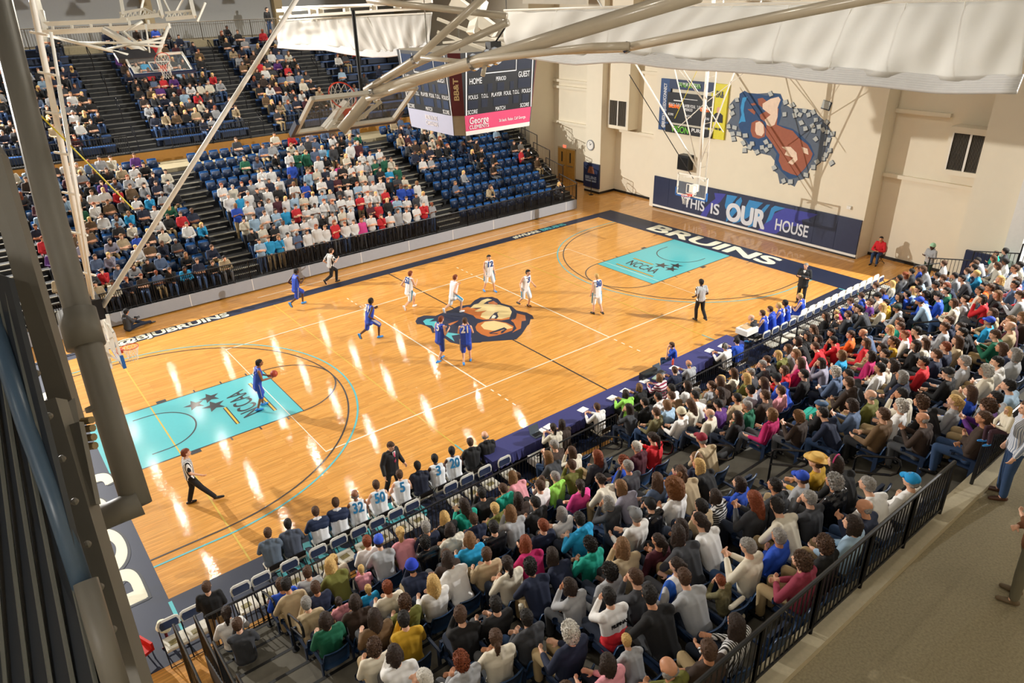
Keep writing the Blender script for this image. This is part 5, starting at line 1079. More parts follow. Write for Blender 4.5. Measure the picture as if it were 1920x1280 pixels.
for k in rows:
    for p in rows[k]: p[0] = solve_x(k, p[5], p[6], 1.0 if p[4] else 1.22)
    segs_ = {i: [] for i in range(5)}
    for p in rows[k]:
        i = min(range(5), key=lambda i: 0 if SEGN[i][0] <= p[0] <= SEGN[i][1] else min(abs(p[0]-SEGN[i][0]), abs(p[0]-SEGN[i][1])))
        segs_[i].append(p)
    for i, L in segs_.items():
        a, b, _ = SEGN[i]; L.sort(key=lambda p: p[0])
        if len(L)*.56 > b-a: L = L[:int((b-a)/.56)]
        for p in L: p[0] = min(max(p[0], a+.3), b-.3)
        for it in range(60):
            for j in range(len(L)-1):
                d = .56-(L[j+1][0]-L[j][0])
                if d > 0: L[j][0] -= d/2; L[j+1][0] += d/2
            if L: L[0][0] = max(L[0][0], a+.28); L[-1][0] = min(L[-1][0], b-.28)
        for j, p in enumerate(L): NP_.append(dict(k=k, seg=i, x=p[0], top=p[1], hair=p[2], hat=p[3], child=p[4], seat=SEGN[i][2], u=p[5], v=p[6]))
        segs_[i] = L
        if SEGN[i][2]:   # seats: one under each person, the gaps filled at even pitch
            X = [p[0] for p in L]; e, z = nrow(k); edges = [a+.02-.28]+X+[b+.28-.02]
            for x in X: SEATS.append((x, e-.56, z, 0, True, k, i))
            for j in range(len(edges)-1):
                g = edges[j+1]-edges[j]; n = int(round(g/.57))-1
                if n*.55 > g-.55 and n > 0: n = int((g-.55)/.55)
                for m in range(1, n+1): SEATS.append((edges[j]+g*m/(n+1), e-.56, z, 0, False, k, i))
for p in NP_:
    p['y'] = nrow(p['k'])[0]-.56; p['z'] = nrow(p['k'])[1]; p['d'] = math.dist((p['x'], p['y'], p['z']), tuple(CP))
SKN = {'k': ['light', 'tan', 'light'], 'K': ['brown', 'dark']}
rp = random.Random(21)
order = {}
for p in sorted(NP_, key=lambda p: (p['k'], p['x'])):
    order[p['k']] = order.get(p['k'], 0)+1; p['rank'] = order[p['k']]
NP_.sort(key=lambda p: p['d'])
NIND = 266
CROWD = []
for i, p in enumerate(NP_):
    aim = math.atan2(p['x']-7., 7.6-p['y']); want = -.6*aim; ti = min(range(4), key=lambda q_: abs(TURN[q_]-want-rp.uniform(-.2, .2))); key = rp.choice([k_ for t_, k_ in SIT if t_ == ti]); sk = rp.choice(SKN.get(p['hair'], ['light', 'light', 'tan', 'light']) if p['hair'] in 'kK' else ['light', 'light', 'light', 'tan'])
    rz = .33*aim+rp.uniform(-.15, .15)
    sc = .72 if p['child'] else rp.uniform(1.02, 1.12)
    zz = p['z']+(.14 if p['child'] else 0)-(0 if p['seat'] else .08)
    if i < NIND:
        hs, hcn = HK[p['hair']]; hn = {'bald': 'balding head', 'short': 'short %s hair', 'long': 'long %s hair', 'bob': '%s bob', 'ponytail': '%s ponytail', 'bun': '%s bun', 'curly': 'curly %s hair'}[hs]
        hn = hn % {'darkbrown': 'dark', 'lightbrown': 'light brown'}.get(hcn, hcn) if '%s' in hn else hn
        if p['hat']: hn = HATS[p['hat']][1]
        lab = '%s in %s top, %s, %s row near stand, %s from left' % ('child' if p['child'] else 'person', CL[p['top']][0].replace(' and ', '-'), hn, ORDR[p['k']], ordw(p['rank']))
        p['o'] = person(key, p['x'], p['y'], zz, rz, p['top'], p['hair'], sk, rp.choice(M_tr_), None, sc, p['hat'], lab, 'spectators seated in the near stand')
        if (p['u'], p['v']) == (1153., 1123.):
            JJ = TPL[key]['J']; up_ = nrm_(JJ['N']-JJ['P']); nn = np.cross(A3(1, 0, 0), up_)
            t_ = text('jacket_lettering', 'PILIPINAS', .07, tuple(JJ['C']+up_*.0+nn*.142), (1, 0, 0), tuple(up_), M_black, None, bold=.03, ext=.004, fit=.27); t_.parent = p['o']
            lw = voxel(cap_mesh([(JJ['P']+A3(-.08, -.01, .0), .150, JJ['P']+A3(.08, -.01, .0), .150), (JJ['P']+A3(-.06, -.01, .12), .138, JJ['P']+A3(.06, -.01, .12), .138)], 12), .014, 2, 'lower'); lw.materials.append(cmat('R')); c_ = bpy.data.objects.new('jacket_lower_half', lw); COL.objects.link(c_); c_.parent = p['o']
            p['o']['label'] = 'person in white and red jacket lettered PILIPINAS, short black hair, rear part of near stand'
    else: CROWD.append(('sit', p['x'], p['y'], zz, rz, sc, p['top'], p['hair']))
# seats: the 290 that show largest one by one, the rest as one mass
fs = []
for k in range(NROW):   # far lower bank
    y = FY+.84*k+.56; z = Z0+RISE*k
    for (x0, x1) in ((-8.5, -1.2), (1.0, 7.6), (9.0, 19.0), (20.6, 27.6+.18*k)):
        n = int((x1-x0)/.56)
        for i in range(n): SEATS.append((x0+.28+i*(x1-x0)/n, y, z, math.pi, False, k, 9))
SEATS.sort(key=lambda s: math.dist(s[:3], tuple(CP)))
vis = [s for s in SEATS if inframe((s[0], s[1], s[2]+.6), 25)]
nsd = 0; massS = []; seat_rank = {}
for s in vis:
    if nsd < 300 and s[6] != 9:
        nsd += 1; k = s[5]; seat_rank.setdefault(k, []).append(s)
    else: massS.append(s)
for k, L in seat_rank.items():
    L.sort(key=lambda s: s[0])
    for j, s in enumerate(L):
        o = bpy.data.objects.new('stadium_seat', SB); COL.objects.link(o); o.location = s[:3]; o.rotation_euler = (0, 0, s[3])
        tag(o, '%s navy stadium seat, %s row near stand, %s seat from left' % ('occupied' if s[4] else 'empty', ORDR[k], ordw(j+1)), 'seat', 'navy stadium seats of the near stand')
        for nm, me in (('seat_pan' if s[4] else 'folded_pan', SP if s[4] else SF), ('armrest', SA)):
            c = bpy.data.objects.new(nm, me); COL.objects.link(c); c.parent = o
ab, ap, af, aa = [mesh_arrays(m_) for m_ in (SB, SP, SF, SA)]
it = []
for s in massS:
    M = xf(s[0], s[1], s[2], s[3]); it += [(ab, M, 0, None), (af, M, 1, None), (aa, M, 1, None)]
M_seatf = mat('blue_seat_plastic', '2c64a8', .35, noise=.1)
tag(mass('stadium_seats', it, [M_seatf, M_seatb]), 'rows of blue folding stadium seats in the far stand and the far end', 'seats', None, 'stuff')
# ---------------------------------------------------------------- low detail people for the mass
TG = ['skin', 'top', 'leg', 'shoe', 'hair']
def low_template(J, hs, sleeve=1, size=.034, skirt=False):
    P, C, N, H = J['P'], J['C'], J['N'], J['H']; r = A3(1, 0, 0); up = nrm_(C-P); L = []
    full = body_caps(J, hands=False)
    L = []
    for i, c in enumerate(full):
        if i < 8: tg = 1
        elif i < 17: tg = 0
        else:
            j = (i-17) % 11
            tg = 1 if j == 0 or (j in (1, 2) and sleeve) else (0 if j in (1, 2, 3) else (2 if j in (4, 5, 6, 7) else 3))
        a, ra, b, rb = c; g = .014 if tg in (1, 2) else 0; L.append((a, ra+g, b, rb+g, tg))
    rt, f, u = J['hm']; M = np.array([rt, f, u])
    HL = [((0, -.04, .03), .096, (0, .0, .045), .092)]
    if hs == 'long': HL += [((0, -.06, 0), .09, (0, -.08, -.2), .075)]
    for a, ra, b, rb in HL: L.append((H+A3(*a)@M, ra, H+A3(*b)@M, rb, 4))
    me = voxel(cap_mesh([c[:4] for c in L], 8), size, 1)
    arr = mesh_arrays(me); V = arr[0]; best = np.full(len(V), 1e9); tg = np.zeros(len(V), int)
    for a, ra, b, rb, t_ in L:
        d = b-a; Ln = d@d+1e-9; s = np.clip(((V-a)@d)/Ln, 0, 1); dist = np.linalg.norm(V-(a+s[:, None]*d), axis=1)-(ra+s*(rb-ra)); m = dist < best; best[m] = dist[m]; tg[m] = t_
    bpy.data.meshes.remove(me); return arr, tg
LOW = {}
for nm, J in (('s1', pose_sit(.03, hands='clasp', turn=.1)), ('s2', pose_sit(.1, hands='chin', turn=-.2)), ('s3', pose_sit(0, hands='cross', turn=.2)), ('s4', pose_sit(.18, hands='clasp', spread=.15))):
    for hs in ('short', 'long'): LOW['sit_'+nm+hs] = low_template(J, hs, nm != 's3')
for nm, J in (('a', pose_stand('cross', .1)), ('b', pose_stand('down', -.1)), ('c', pose_stand('clap', 0)), ('d', pose_stand('chin', .1)), ('e', pose_stand('front', .2))):
    for hs in ('short', 'long'): LOW['stand_'+nm+hs] = low_template(J, hs, nm in 'bde')
SK_ = [hx('e0ae90')]*6+[hx('c98f6c')]*2+[hx('7a4c34')]
LEGC = [hx(c) for c in ('2b4468', '1c2638', '17181c', '17181c', '8d7a58', '4a4c50', '2b4468')]
PAL_MIX = 'WWWwGGggKKKKNNNBcCTvRMUPEoOODDlDgw'; PAL_STU = 'WWWWWWWWWWWWwGGNKKBcCRvHgMDw'; PAL_DARK = 'KKKKKNNNggGGWcOOoMDREw'
rc = random.Random(11)
def add(kind, x, y, z, rz, pal, sc=None):
    CROWD.append((kind, x, y, z, rz, sc or rc.uniform(.93, 1.05), rc.choice(pal), rc.choice('kkbbblldLyyarNg')))
for k in range(NROW):
    y = FY+.84*k+.52; z = Z0+RISE*k; c0 = math.pi
    x = -4.5
    while x < 7.5:
        if not (-1.1 < x < 1.0) and rc.random() < (.88 if k < 9 else .8): add('sit', x, y, z, c0+rc.uniform(-.3, .2), PAL_MIX)
        x += rc.uniform(.5, .62)
    x = 9.2 if k < 6 else 12.2-.1*k
    while x < 18.9:
        pr_ = (.97 if k < 5 else .85 if k < 7 else .62)
        if k >= 6 and x < 13: pr_ = .3
        if rc.random() < pr_: add('stand' if k < 8 and rc.random() < (.97 if k < 6 else .6) else 'sit', x, y-(.12 if k < 8 else 0), z, c0+rc.uniform(-.25, .3), PAL_STU if k < 7 else PAL_MIX)
        x += rc.uniform(.42, .60)
    x = 20.9
    while x < 28.2+.18*k:
        d_ = (.12 if k < 3 else .28 if k < 6 else .42 if k < 8 else .6)*(1.25 if x < 24.5 else .6)
        if rc.random() < d_: add('sit', x, y, z, c0+rc.uniform(-.2, .4), PAL_DARK)
        x += rc.uniform(.54, .6)
for k in range(NU):
    y = UY0+UD*k+UD-.22; z = UZ0+UR*k
    for (x0, x1), den in zip(UBLK, ((.55, .5), (.9, .85), (.92, .8), (.92, .85), (.12, .3))):
        x = x0+.3
        while x < x1-.2:
            d_ = den[0] if k < 8 else den[1]*.75
            if x0 > 20: d_ = .06 if (k < 7 and x > 22.6) else .3
            if x0 > 14 and x0 < 20 and k < 1: d_ = .25
            if x0 > 8 and x0 < 14 and x > 12.2: d_ *= .35
            if k == 0: d_ *= .35
            if rc.random() < d_: add('sit', x, y, z, math.pi+rc.uniform(-.25, .3), PAL_DARK if rc.random() < .75 else PAL_MIX)
            x += rc.uniform(.5, .64)
it = []
for kind, x, y, z, rz, sc, top, hair in CROWD:
    if not inframe((x, y, z+1.0), 20): continue
    hs = 'long' if HK[hair][0] in ('long', 'bob', 'ponytail') else 'short'
    key = rc.choice([q for q in LOW if q.startswith(kind+'_') and q.endswith(hs)]); arr, tg = LOW[key]
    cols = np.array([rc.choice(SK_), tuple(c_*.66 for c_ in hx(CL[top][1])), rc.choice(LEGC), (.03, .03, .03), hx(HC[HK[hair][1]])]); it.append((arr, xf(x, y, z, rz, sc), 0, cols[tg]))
m = bpy.data.materials.new('crowd_cloth'); m.use_nodes = True; nt = m.node_tree; b_ = nt.nodes['Principled BSDF']; b_.inputs['Roughness'].default_value = .8
at_ = nt.nodes.new('ShaderNodeAttribute'); at_.attribute_name = 'cloth'; nz = nt.nodes.new('ShaderNodeTexNoise'); nz.inputs['Scale'].default_value = 9
mr = nt.nodes.new('ShaderNodeMapRange'); mr.inputs['To Min'].default_value = .75; mr.inputs['To Max'].default_value = 1.25; nt.links.new(nz.outputs['Fac'], mr.inputs['Value'])
mm = nt.nodes.new('ShaderNodeMix'); mm.data_type = 'RGBA'; mm.blend_type = 'MULTIPLY'; mm.inputs['Factor'].default_value = 1; nt.links.new(at_.outputs['Color'], mm.inputs[6]); nt.links.new(mr.outputs[0], mm.inputs[7]); nt.links.new(mm.outputs[2], b_.inputs['Base Color'])
NCROWD = len(it)
tag(mass('crowd', it, [m]), 'dense crowd of seated and standing spectators filling the far stands and the far end', 'crowd', None, 'stuff')
print('CROWD', NCROWD, 'NEAR', len(NP_), 'SEATS', len(vis), 'mass', len(massS))
# ---------------------------------------------------------------- players, officials, coaches
M_jw = mat('jersey_white', 'e9ecef', .7, noise=.04); M_jb = mat('jersey_blue', '1c46b8', .6, noise=.08); M_lb = mat('trim_light_blue', '3f9fc9', .7)
M_ref = mat('referee_stripes', 'efefef', .8, stripes=('121214', 0, .05)); M_shoeb = mat('shoe_bright_blue', '2f8fe0', .5); M_shoew = mat('shoe_white', 'e8e8e8', .5); M_suit = mat('suit_black', '121316', .75); M_suitn = mat('suit_navy', '141b30', .75); M_blk = M_tr_[2]
def jpose(facing, feetpx, T='stand', **k): return pose_stand(**k)
def run(s=1, ph=0):
    """s: which leg leads; returns pose_stand keywords for a runner"""
    if s > 0: return dict(P=.93, lean=.13, K=[(-.10, .34, .60), (.11, -.08, .50)], A=[(-.10, .28, .13), (.12, -.42, .36)], E=[(-.26, -.16, 1.14), (.27, .14, 1.14)], W=[(-.22, .02, .98), (.14, .36, 1.22)])
    return dict(P=.93, lean=.13, K=[(-.11, -.08, .50), (.10, .34, .60)], A=[(-.12, -.42, .36), (.10, .28, .13)], E=[(-.27, .14, 1.14), (.26, -.16, 1.14)], W=[(-.14, .36, 1.22), (.22, .02, .98)])
def footT(J, tl=None):
    T_ = []
    for i in (0, 1):
        sh = nrm_(J['K'][i]-J['A'][i]); f = A3(0, 1, 0); t = nrm_(f-sh*(f@sh)*1.0); T_.append(t if J['A'][i][2] > .2 else nrm_(A3(.1*(i*2-1), 1, 0)))
    J['T'] = T_; return J
def floorpt(u, v): return at(u, v, 2, 0)
def number(o, T, txt, m, back=True, size=.26, dz=.04, dy=None):
    J = T['J']; C = J['C']; up = nrm_(J['N']-J['P']); s = -1 if back else 1; X = A3(-s, 0, 0) if False else (A3(1, 0, 0) if back else A3(-1, 0, 0))
    nn = np.cross(X, up); q = C+up*dz+nn*(.112+.026 if dy is None else dy)
    t_ = text('jersey_number', txt, size/.72, tuple(q), tuple(X), tuple(up), m, None, bold=.03, ext=.006, fit=.13*len(txt)); t_.parent = o; return t_
def fig(key, kw, u, v, face, top, hair, skin, pants, shoe, lab, sleeve=0., tl=.5, e=.02, scale=1.02, num=None, numm=None, back=True, footz=0., J=None, cat_=None, hood=False, long=.12, fat=.95, curl=.6, group=None, pxh=None):
    J = J or footT(pose_stand(**kw)); zmin = min(a[2] for a in J['A'])-.09
    if key not in TPL: template(key, J, sleeve, tl, fat, hood, .0095, True, e, True, long, curl)
    T = TPL[key]; q = floorpt(u, v); rz = math.atan2(face[1], face[0])-math.pi/2
    o = person(key, q[0], q[1], -zmin*scale, rz, None, hair, skin, pants, shoe, scale, None, lab, group, topm=top)
    if num: number(o, T, num, numm or M_white, back)
    return o
def extra(o, nm, mb, m): c = mb.build(nm, m, o, smooth=True); return c
def side_stripes(o, T, m):
    J = T['J']; t = MB()
    for i, s in enumerate((-1, 1)):
        a = J['hip'][i]+A3(s*.105, 0, .06); b = J['K'][i]+A3(s*.085, 0, .02); t.bar(a, b, .012, .075)
    c = t.build('side_stripe', m, o)
# away team (blue)
bl = mat('side_panel_silver', 'aeb4be', .6)
k0 = dict(P=.92, lean=.14, K=[(-.12, .10, .49), (.10, .02, .48)], A=[(-.14, .06, .09), (.12, -.16, .09)], E=[(-.25, .10, 1.12), (.25, .12, 1.10)], W=[(-.12, .36, 1.04), (.10, .42, 1.02)])
o = fig('dribbler', k0, 492, 764, (.95, -.1), M_jb, 'k', 'brown', M_jb, M_shoeb, 'blue uniformed player holding the ball inside the near turquoise lane', num='2'); side_stripes(o, TPL['dribbler'], bl)
PB = o
q = floorpt(492, 764); bx = o.matrix_basis@Vector((.02, .56, 1.10))
ballm = MB().sphere((0, 0, 0), .121, 20, 14).mesh('ball', True); ballm.materials.append(mat('basketball_leather', 'b5472c', .5, noise=.15, scale=40))
ball = link('basketball', ballm); ball.location = bx; tag(ball, 'orange basketball held by the player in the near lane', 'ball')
t = MB()
for ax in range(3): t.tube([[(0, .1215*math.cos(a), .1215*math.sin(a)), (.1215*math.cos(a), 0, .1215*math.sin(a)), (.1215*math.cos(a), .1215*math.sin(a), 0)][ax] for a in [2*math.pi*i/24 for i in range(24)]], .0025, 4, closed=True)
t.build('seam', M_black, ball)
o = fig('runner1', run(1), 560, 574, (1, .15), M_jb, 'k', 'dark', M_jb, M_shoeb, 'blue uniformed player running along the far sideline'); side_stripes(o, TPL['runner1'], bl)
o = fig('runner2', run(-1), 697, 636, (1, .1), M_jb, 'k', 'dark', M_jb, M_shoeb, 'blue uniformed number 31 running left of the centre emblem', num='31'); side_stripes(o, TPL['runner2'], bl)
kb = dict(P=.93, lean=.1, K=[(-.11, .18, .52), (.11, -.02, .50)], A=[(-.12, .12, .09), (.12, -.30, .16)], E=[(-.26, .05, 1.12), (.26, .02, 1.12)], W=[(-.14, .32, 1.16), (.20, .26, 1.20)])
o = fig('jogger1', kb, 828, 676, (1, .25), M_jb, 'r', 'light', M_jb, M_shoeb, 'blue uniformed player with curly brown hair jogging beside number 21', num='5'); side_stripes(o, TPL['jogger1'], bl)
kb2 = dict(P=.94, lean=.08, K=[(-.11, -.02, .50), (.11, .16, .52)], A=[(-.12, -.26, .15), (.12, .12, .09)], E=[(-.25, .12, 1.16), (.26, .12, 1.16)], W=[(-.10, .28, 1.36), (.12, .28, 1.38)])
o = fig('jogger2', kb2, 876, 680, (.55, .8), M_jb, 'b', 'light', M_jb, M_shoeb, 'blue uniformed number 21 with hands raised at the edge of the centre emblem', num='21'); side_stripes(o, TPL['jogger2'], bl)
# home team (white)
kw_ = [('w1', run(1), 770, 580, (1, .2), 'r', 'white uniformed number 52 running behind the centre line', '52', True, M_shoew),
 ('w2', run(-1), 852, 588, (1, .1), 'r', 'white uniformed player with black arm sleeve running over the emblem', None, True, M_shoew),
 ('w3', dict(P=.94, lean=.05, K=[(-.14, .12, .50), (.14, -.02, .50)], A=[(-.18, .14, .09), (.20, -.16, .09)], hands='down'), 918, 546, (-.2, -1), 'k', 'white uniformed player walking toward the camera beyond the emblem', '12', False, M_shoeb),
 ('w4', dict(P=.92, lean=.12, side=-.04, K=[(-.12, .16, .50), (.12, .0, .50)], A=[(-.16, .02, .09), (.14, -.28, .2)], E=[(-.30, .02, 1.14), (.28, .0, 1.14)], W=[(-.36, .16, .98), (.40, .16, 1.02)]), 985, 576, (.1, -1), 'k', 'white uniformed player turning with arms out right of the emblem', '3', False, M_black),
 ('w5', dict(P=.95, lean=.03, K=[(-.11, .04, .50), (.12, -.05, .51)], A=[(-.12, .03, .09), (.12, -.26, .14)], hands='down'), 1118, 588, (.15, 1), 'z', 'white uniformed number 30 seen from behind near the far arc', '30', True, M_black)]
for key, kw, u, v, fc, hr, lab, nb, bk, sh in kw_:
    o = fig(key, kw, u, v, fc, M_jw, hr, 'light', M_jw, sh, lab, num=nb, numm=mat('number_blue', '1f4f98', .6), back=bk); side_stripes(o, TPL[key], M_lb)
    J = TPL[key]['J']; P = J['P']; extra(o, 'waist_band', MB().tube([(-.16, P[1], P[2]-.06), (.16, P[1], P[2]-.06)], [.095, .095], 14), M_lb)
    if key == 'w2':
        E_, W_ = J['E'][0], J['W'][0]; extra(o, 'arm_sleeve', MB().tube([J['S'][0]*.3+E_*.7, E_, W_*.9+E_*.1], [.052, .047, .034], 10), M_black)
# officials
kr = dict(P=.93, lean=.04, K=[(-.10, .10, .50), (.10, .22, .53)], A=[(-.11, -.06, .09), (.10, .44, .12)], hands='down')
kr = dict(P=.93, lean=.02, K=[(-.10, -.02, .49), (.10, .20, .52)], A=[(-.10, -.16, .09), (.10, .46, .11)], E=[(-.26, -.08, 1.14), (.26, .02, 1.14)], W=[(-.24, -.06, .88), (.28, .24, 1.02)])
fig('ref1', kr, 370, 944, (1, -.15), M_ref, 'r', 'light', M_blk, M_black, 'referee in striped shirt walking on the near court with a shadow at his feet', sleeve=.5, tl=1, e=.016, long=0)
fig('ref2', run(1), 624, 532, (1, .1), M_ref, 'b', 'light', M_blk, M_black, 'referee in striped shirt running along the far navy sideline', sleeve=.5, tl=1, e=.016, long=0)
fig('ref3', dict(P=.95, lean=.05, K=[(-.10, .10, .50), (.11, -.04, .51)], A=[(-.10, .06, .09), (.11, -.28, .2)], E=[(-.27, -.04, 1.14), (.27, -.04, 1.14)], W=[(-.24, .16, 1.02), (.24, .16, 1.02)]), 1310, 601, (.3, 1), M_ref, 'k', 'dark', M_blk, M_black, 'referee in striped shirt jogging away near the far sideline of the bench', sleeve=.5, tl=1, e=.016, long=0)
# coaches
o = fig('coach1', dict(P=.96, lean=.05, K=[(-.12, .06, .50), (.14, -.04, .50)], A=[(-.14, .06, .09), (.2, -.14, .09)], E=[(-.31, -.04, 1.16), (.31, .02, 1.18)], W=[(-.38, .08, .92), (.42, .20, .98)], nod=.35), 740, 928, (.25, -1), M_suit, 'b', 'light', M_suit, M_black, 'coach in black suit and pink tie walking along the near sideline', sleeve=1, tl=1, e=.028, long=.1, fat=1.15, scale=1.0)
J = TPL['coach1']['J']; extra(o, 'shirt_front', MB().prism([(-.05, 1.50), (.05, 1.50), (.0, 1.22)], 1, .165, .178), M_white); extra(o, 'necktie', MB().prism([(-.018, 1.49), (.018, 1.49), (.03, 1.2), (0, 1.14), (-.03, 1.2)], 1, .176, .186), mat('pink_tie', 'd8456e', .6))
o = fig('coach2', dict(P=.96, lean=0, hands='cross', turn=.1), 1500, 567, (-1, -.35), mat('suit_charcoal', '26282c', .8), 'g', 'light', mat('suit_charcoal', '26282c'), M_black, 'grey haired coach in charcoal suit with folded arms beside the far bench', sleeve=1, tl=1, e=.026, long=.16, fat=1.05)
extra(o, 'shirt_front', MB().prism([(-.05, 1.48), (.05, 1.48), (0, 1.28)], 1, .125, .14), M_white)
# ---------------------------------------------------------------- chairs courtside
def folding_chair(x, y, rz, lab, grp):
    e = empty('folding_chair', (x, y, 0), rz, lab, 'chair', grp); return e
fc = {}
s_ = MB(); s_.obox((0, .0, .445), (.21, 0, 0), (0, .2, 0), (0, 0, .02)); s_.obox((0, .01, .47), (.19, 0, 0), (0, .18, 0), (0, 0, .012)); fc['seat_cushion'] = (s_.mesh('seat_cushion'), mat('cream_cushion', 'ddd8ca', .6))
b_ = MB(); n = 8
for zz_, yy_, ww in ((.66, -.235, .20), (.80, -.255, .215), (.86, -.262, .19), (.885, -.265, .13)):
    pass
b_.prism([(-.21, .62), (.21, .62), (.225, .78), (.2, .86), (.14, .895), (-.14, .895), (-.2, .86), (-.225, .78)], 1, -.262, -.240); fc['backrest'] = (b_.mesh('backrest'), mat('white_chair_shell', 'e4e2da', .4))
b_ = MB().prism([(-.17, .64), (.17, .64), (.19, .75), (.16, .83), (-.16, .83), (-.19, .75)], 1, -.24, -.225); fc['back_pad'] = (b_.mesh('back_pad'), mat('navy_pad', '1d2f52'))
l_ = MB()
for s in (-1, 1): l_.tube([(s*.22, .20, 0), (s*.22, -.24, .66)], .012, 6).tube([(s*.21, -.26, 0), (s*.21, .14, .44)], .012, 6)
l_.tube([(-.22, .2, .02), (.22, .2, .02)], .01, 6).tube([(-.21, -.26, .05), (.21, -.26, .05)], .01, 6); fc['frame'] = (l_.mesh('frame'), M_black)
pr_ = MB().obox((.02, .03, .486), (.1, .01, 0), (-.01, .07, 0), (0, 0, .003)); fc['programme'] = (pr_.mesh('programme'), None)
for me_, m_ in fc.values():
    if m_: me_.materials.append(m_)
lb_ = MB().prism([(-.19, .52), (.19, .52), (.19, .66), (-.19, .66)], 1, -.25, -.23).mesh('low_back'); lb_.materials.append(M_black)
def mkchair(x, y, rz, lab, grp, low=False):
    e = folding_chair(x, y, rz, lab, grp)
    if low:
        link('seat_cushion', fc['seat_cushion'][0], e); link('frame', fc['frame'][0], e); link('low_back', lb_, e); return e
    for nm in ('seat_cushion', 'backrest', 'frame'): link(nm, fc[nm][0], e)
    bp_ = [c for c in e.children if c.name.startswith('backrest')][0]; link('back_pad', fc['back_pad'][0], bp_)
    if grp.startswith('folding chairs behind the near'): pm_ = link('programme', fc['programme'][0], e); pm_.data.materials.append(mat('programme_print', '8f8458', .6, noise=.8, scale=20)) if not pm_.data.materials else None
    return e
bx0 = lambda u, v, z=.45: at(u, v, 2, z)[0]
YB1, YB2 = -1.0, -1.82
fr = [(512, 1082), (556, 1062), (603, 1036), (640, 1016), (684, 1000), (726, 978), (776, 960), (806, 944), (842, 925), (868, 912), (903, 896), (938, 880)]
backs = [at(u, v, 2, 1.0)[0] for u, v in ((505, 1040), (546, 1030), (603, 1010), (638, 990), (680, 975), (722, 955), (774, 940), (803, 925), (838, 905), (866, 885), (900, 875), (940, 862))]
sec = [at(u, v, 2, .5)[0] for u, v in ((322, 1185), (362, 1162), (450, 1110), (487, 1090), (540, 1065), (593, 1040), (632, 1022), (668, 1003), (703, 987), (737, 970), (767, 955), (838, 920), (868, 905), (902, 890), (935, 870))]
for i, x in enumerate(sec): mkchair(x, YB2, math.pi, 'empty white folding chair in the second courtside row, %s from the left' % ordw(i+1), 'folding chairs behind the near bench')
BN = [('w', 'G', None), ('w', 'g', None)]
bench = [(506, 1010, 'hoodie in slate blue', mat('slate_hoodie', '5b6878', .85), 'b', 'light', 1., True, None), (546, 994, 'darker slate hoodie', mat('dark_slate_hoodie', '4a5262', .85), 'k', 'dark', 1., True, None), (603, 974, 'navy and white warm-up jacket, left one', None, 'b', 'light', 1., False, 'J'), (636, 953, 'navy and white warm-up jacket, right one', None, 'b', 'light', 1., False, 'J'),
 (678, 942, 'white jersey number 32', M_jw, 'u', 'brown', 0., False, '32'), (720, 924, 'white jersey number 50', M_jw, 'b', 'light', 0., False, '50'), (772, 912, 'white jersey number 5', M_jw, 'b', 'light', 0., False, '5'), (801, 890, 'navy suit without a number', M_suitn, 'k', 'dark', 1., False, None), (835, 876, 'white jersey number 3', M_jw, 'k', 'dark', 0., False, '3'), (862, 858, 'white jersey number 20', M_jw, 'k', 'dark', 0., False, '20'), (900, 843, 'black suit, left of two', M_suit, 'b', 'light', 1., False, None), (940, 838, 'black suit, right of two', M_suit, 'u', 'light', 1., False, None)]
template('bench_slv', pose_sit(.12, hands='clasp', turn=.05, spread=.17), 1, 1, 1.05, True, .0095); template('bench_jer', pose_sit(.10, hands='clasp', turn=.1, spread=.18), 0, .5, 1.0, False, .0095, True, .02)
M_jk = mat('warmup_jacket', 'e6e8ec', .7, noise=.04)
M_jn = mat('jacket_navy', '17284a', .7)
for i, (u, v, what, tm, hr, sk, slv, hood, nb) in enumerate(bench):
    x = at(u, v, 2, 1.27)[0]; mkchair(x, YB1, 0, 'courtside chair carrying the bench occupant, %s from the left' % ordw(i+1), 'chairs of the near bench', True)
    key = 'bench_slv' if slv else 'bench_jer'; T = TPL[key]
    o = person(key, x, YB1+.02, 0, -.3+.05*(i % 3), None, hr, sk, M_jw if (nb and nb != 'J') else (M_tr_[4] if i < 2 else (mat('warmup_blue', '2b7fa8', .7) if nb == 'J' else M_suit)), M_shoew, 1.03, None, 'person on the near bench in %s' % what, 'near team bench', topm=tm or M_jk)
    if nb and nb != 'J': number(o, T, nb, mat('number_light_blue', '2b86bd', .6)); extra(o, 'waist_band', MB().tube([(-.16, 0, .50), (.16, 0, .50)], .10, 12), M_lb)
    if nb == 'J':
        J = T['J']; yk = voxel(cap_mesh([(J['C']+A3(-.14, 0, .09), .10, J['C']+A3(.14, 0, .09), .10), (J['C']+A3(-.1, -.01, -.0), .142, J['C']+A3(.1, -.01, -.0), .142), (J['S'][0], .078, J['E'][0], .066), (J['S'][1], .078, J['E'][1], .066), (J['E'][0], .064, J['W'][0], .05), (J['E'][1], .064, J['W'][1], .05)], 12), .014, 2, 'yoke'); yk.materials.append(M_jn); c = bpy.data.objects.new('jacket_yoke', yk); COL.objects.link(c); c.parent = o
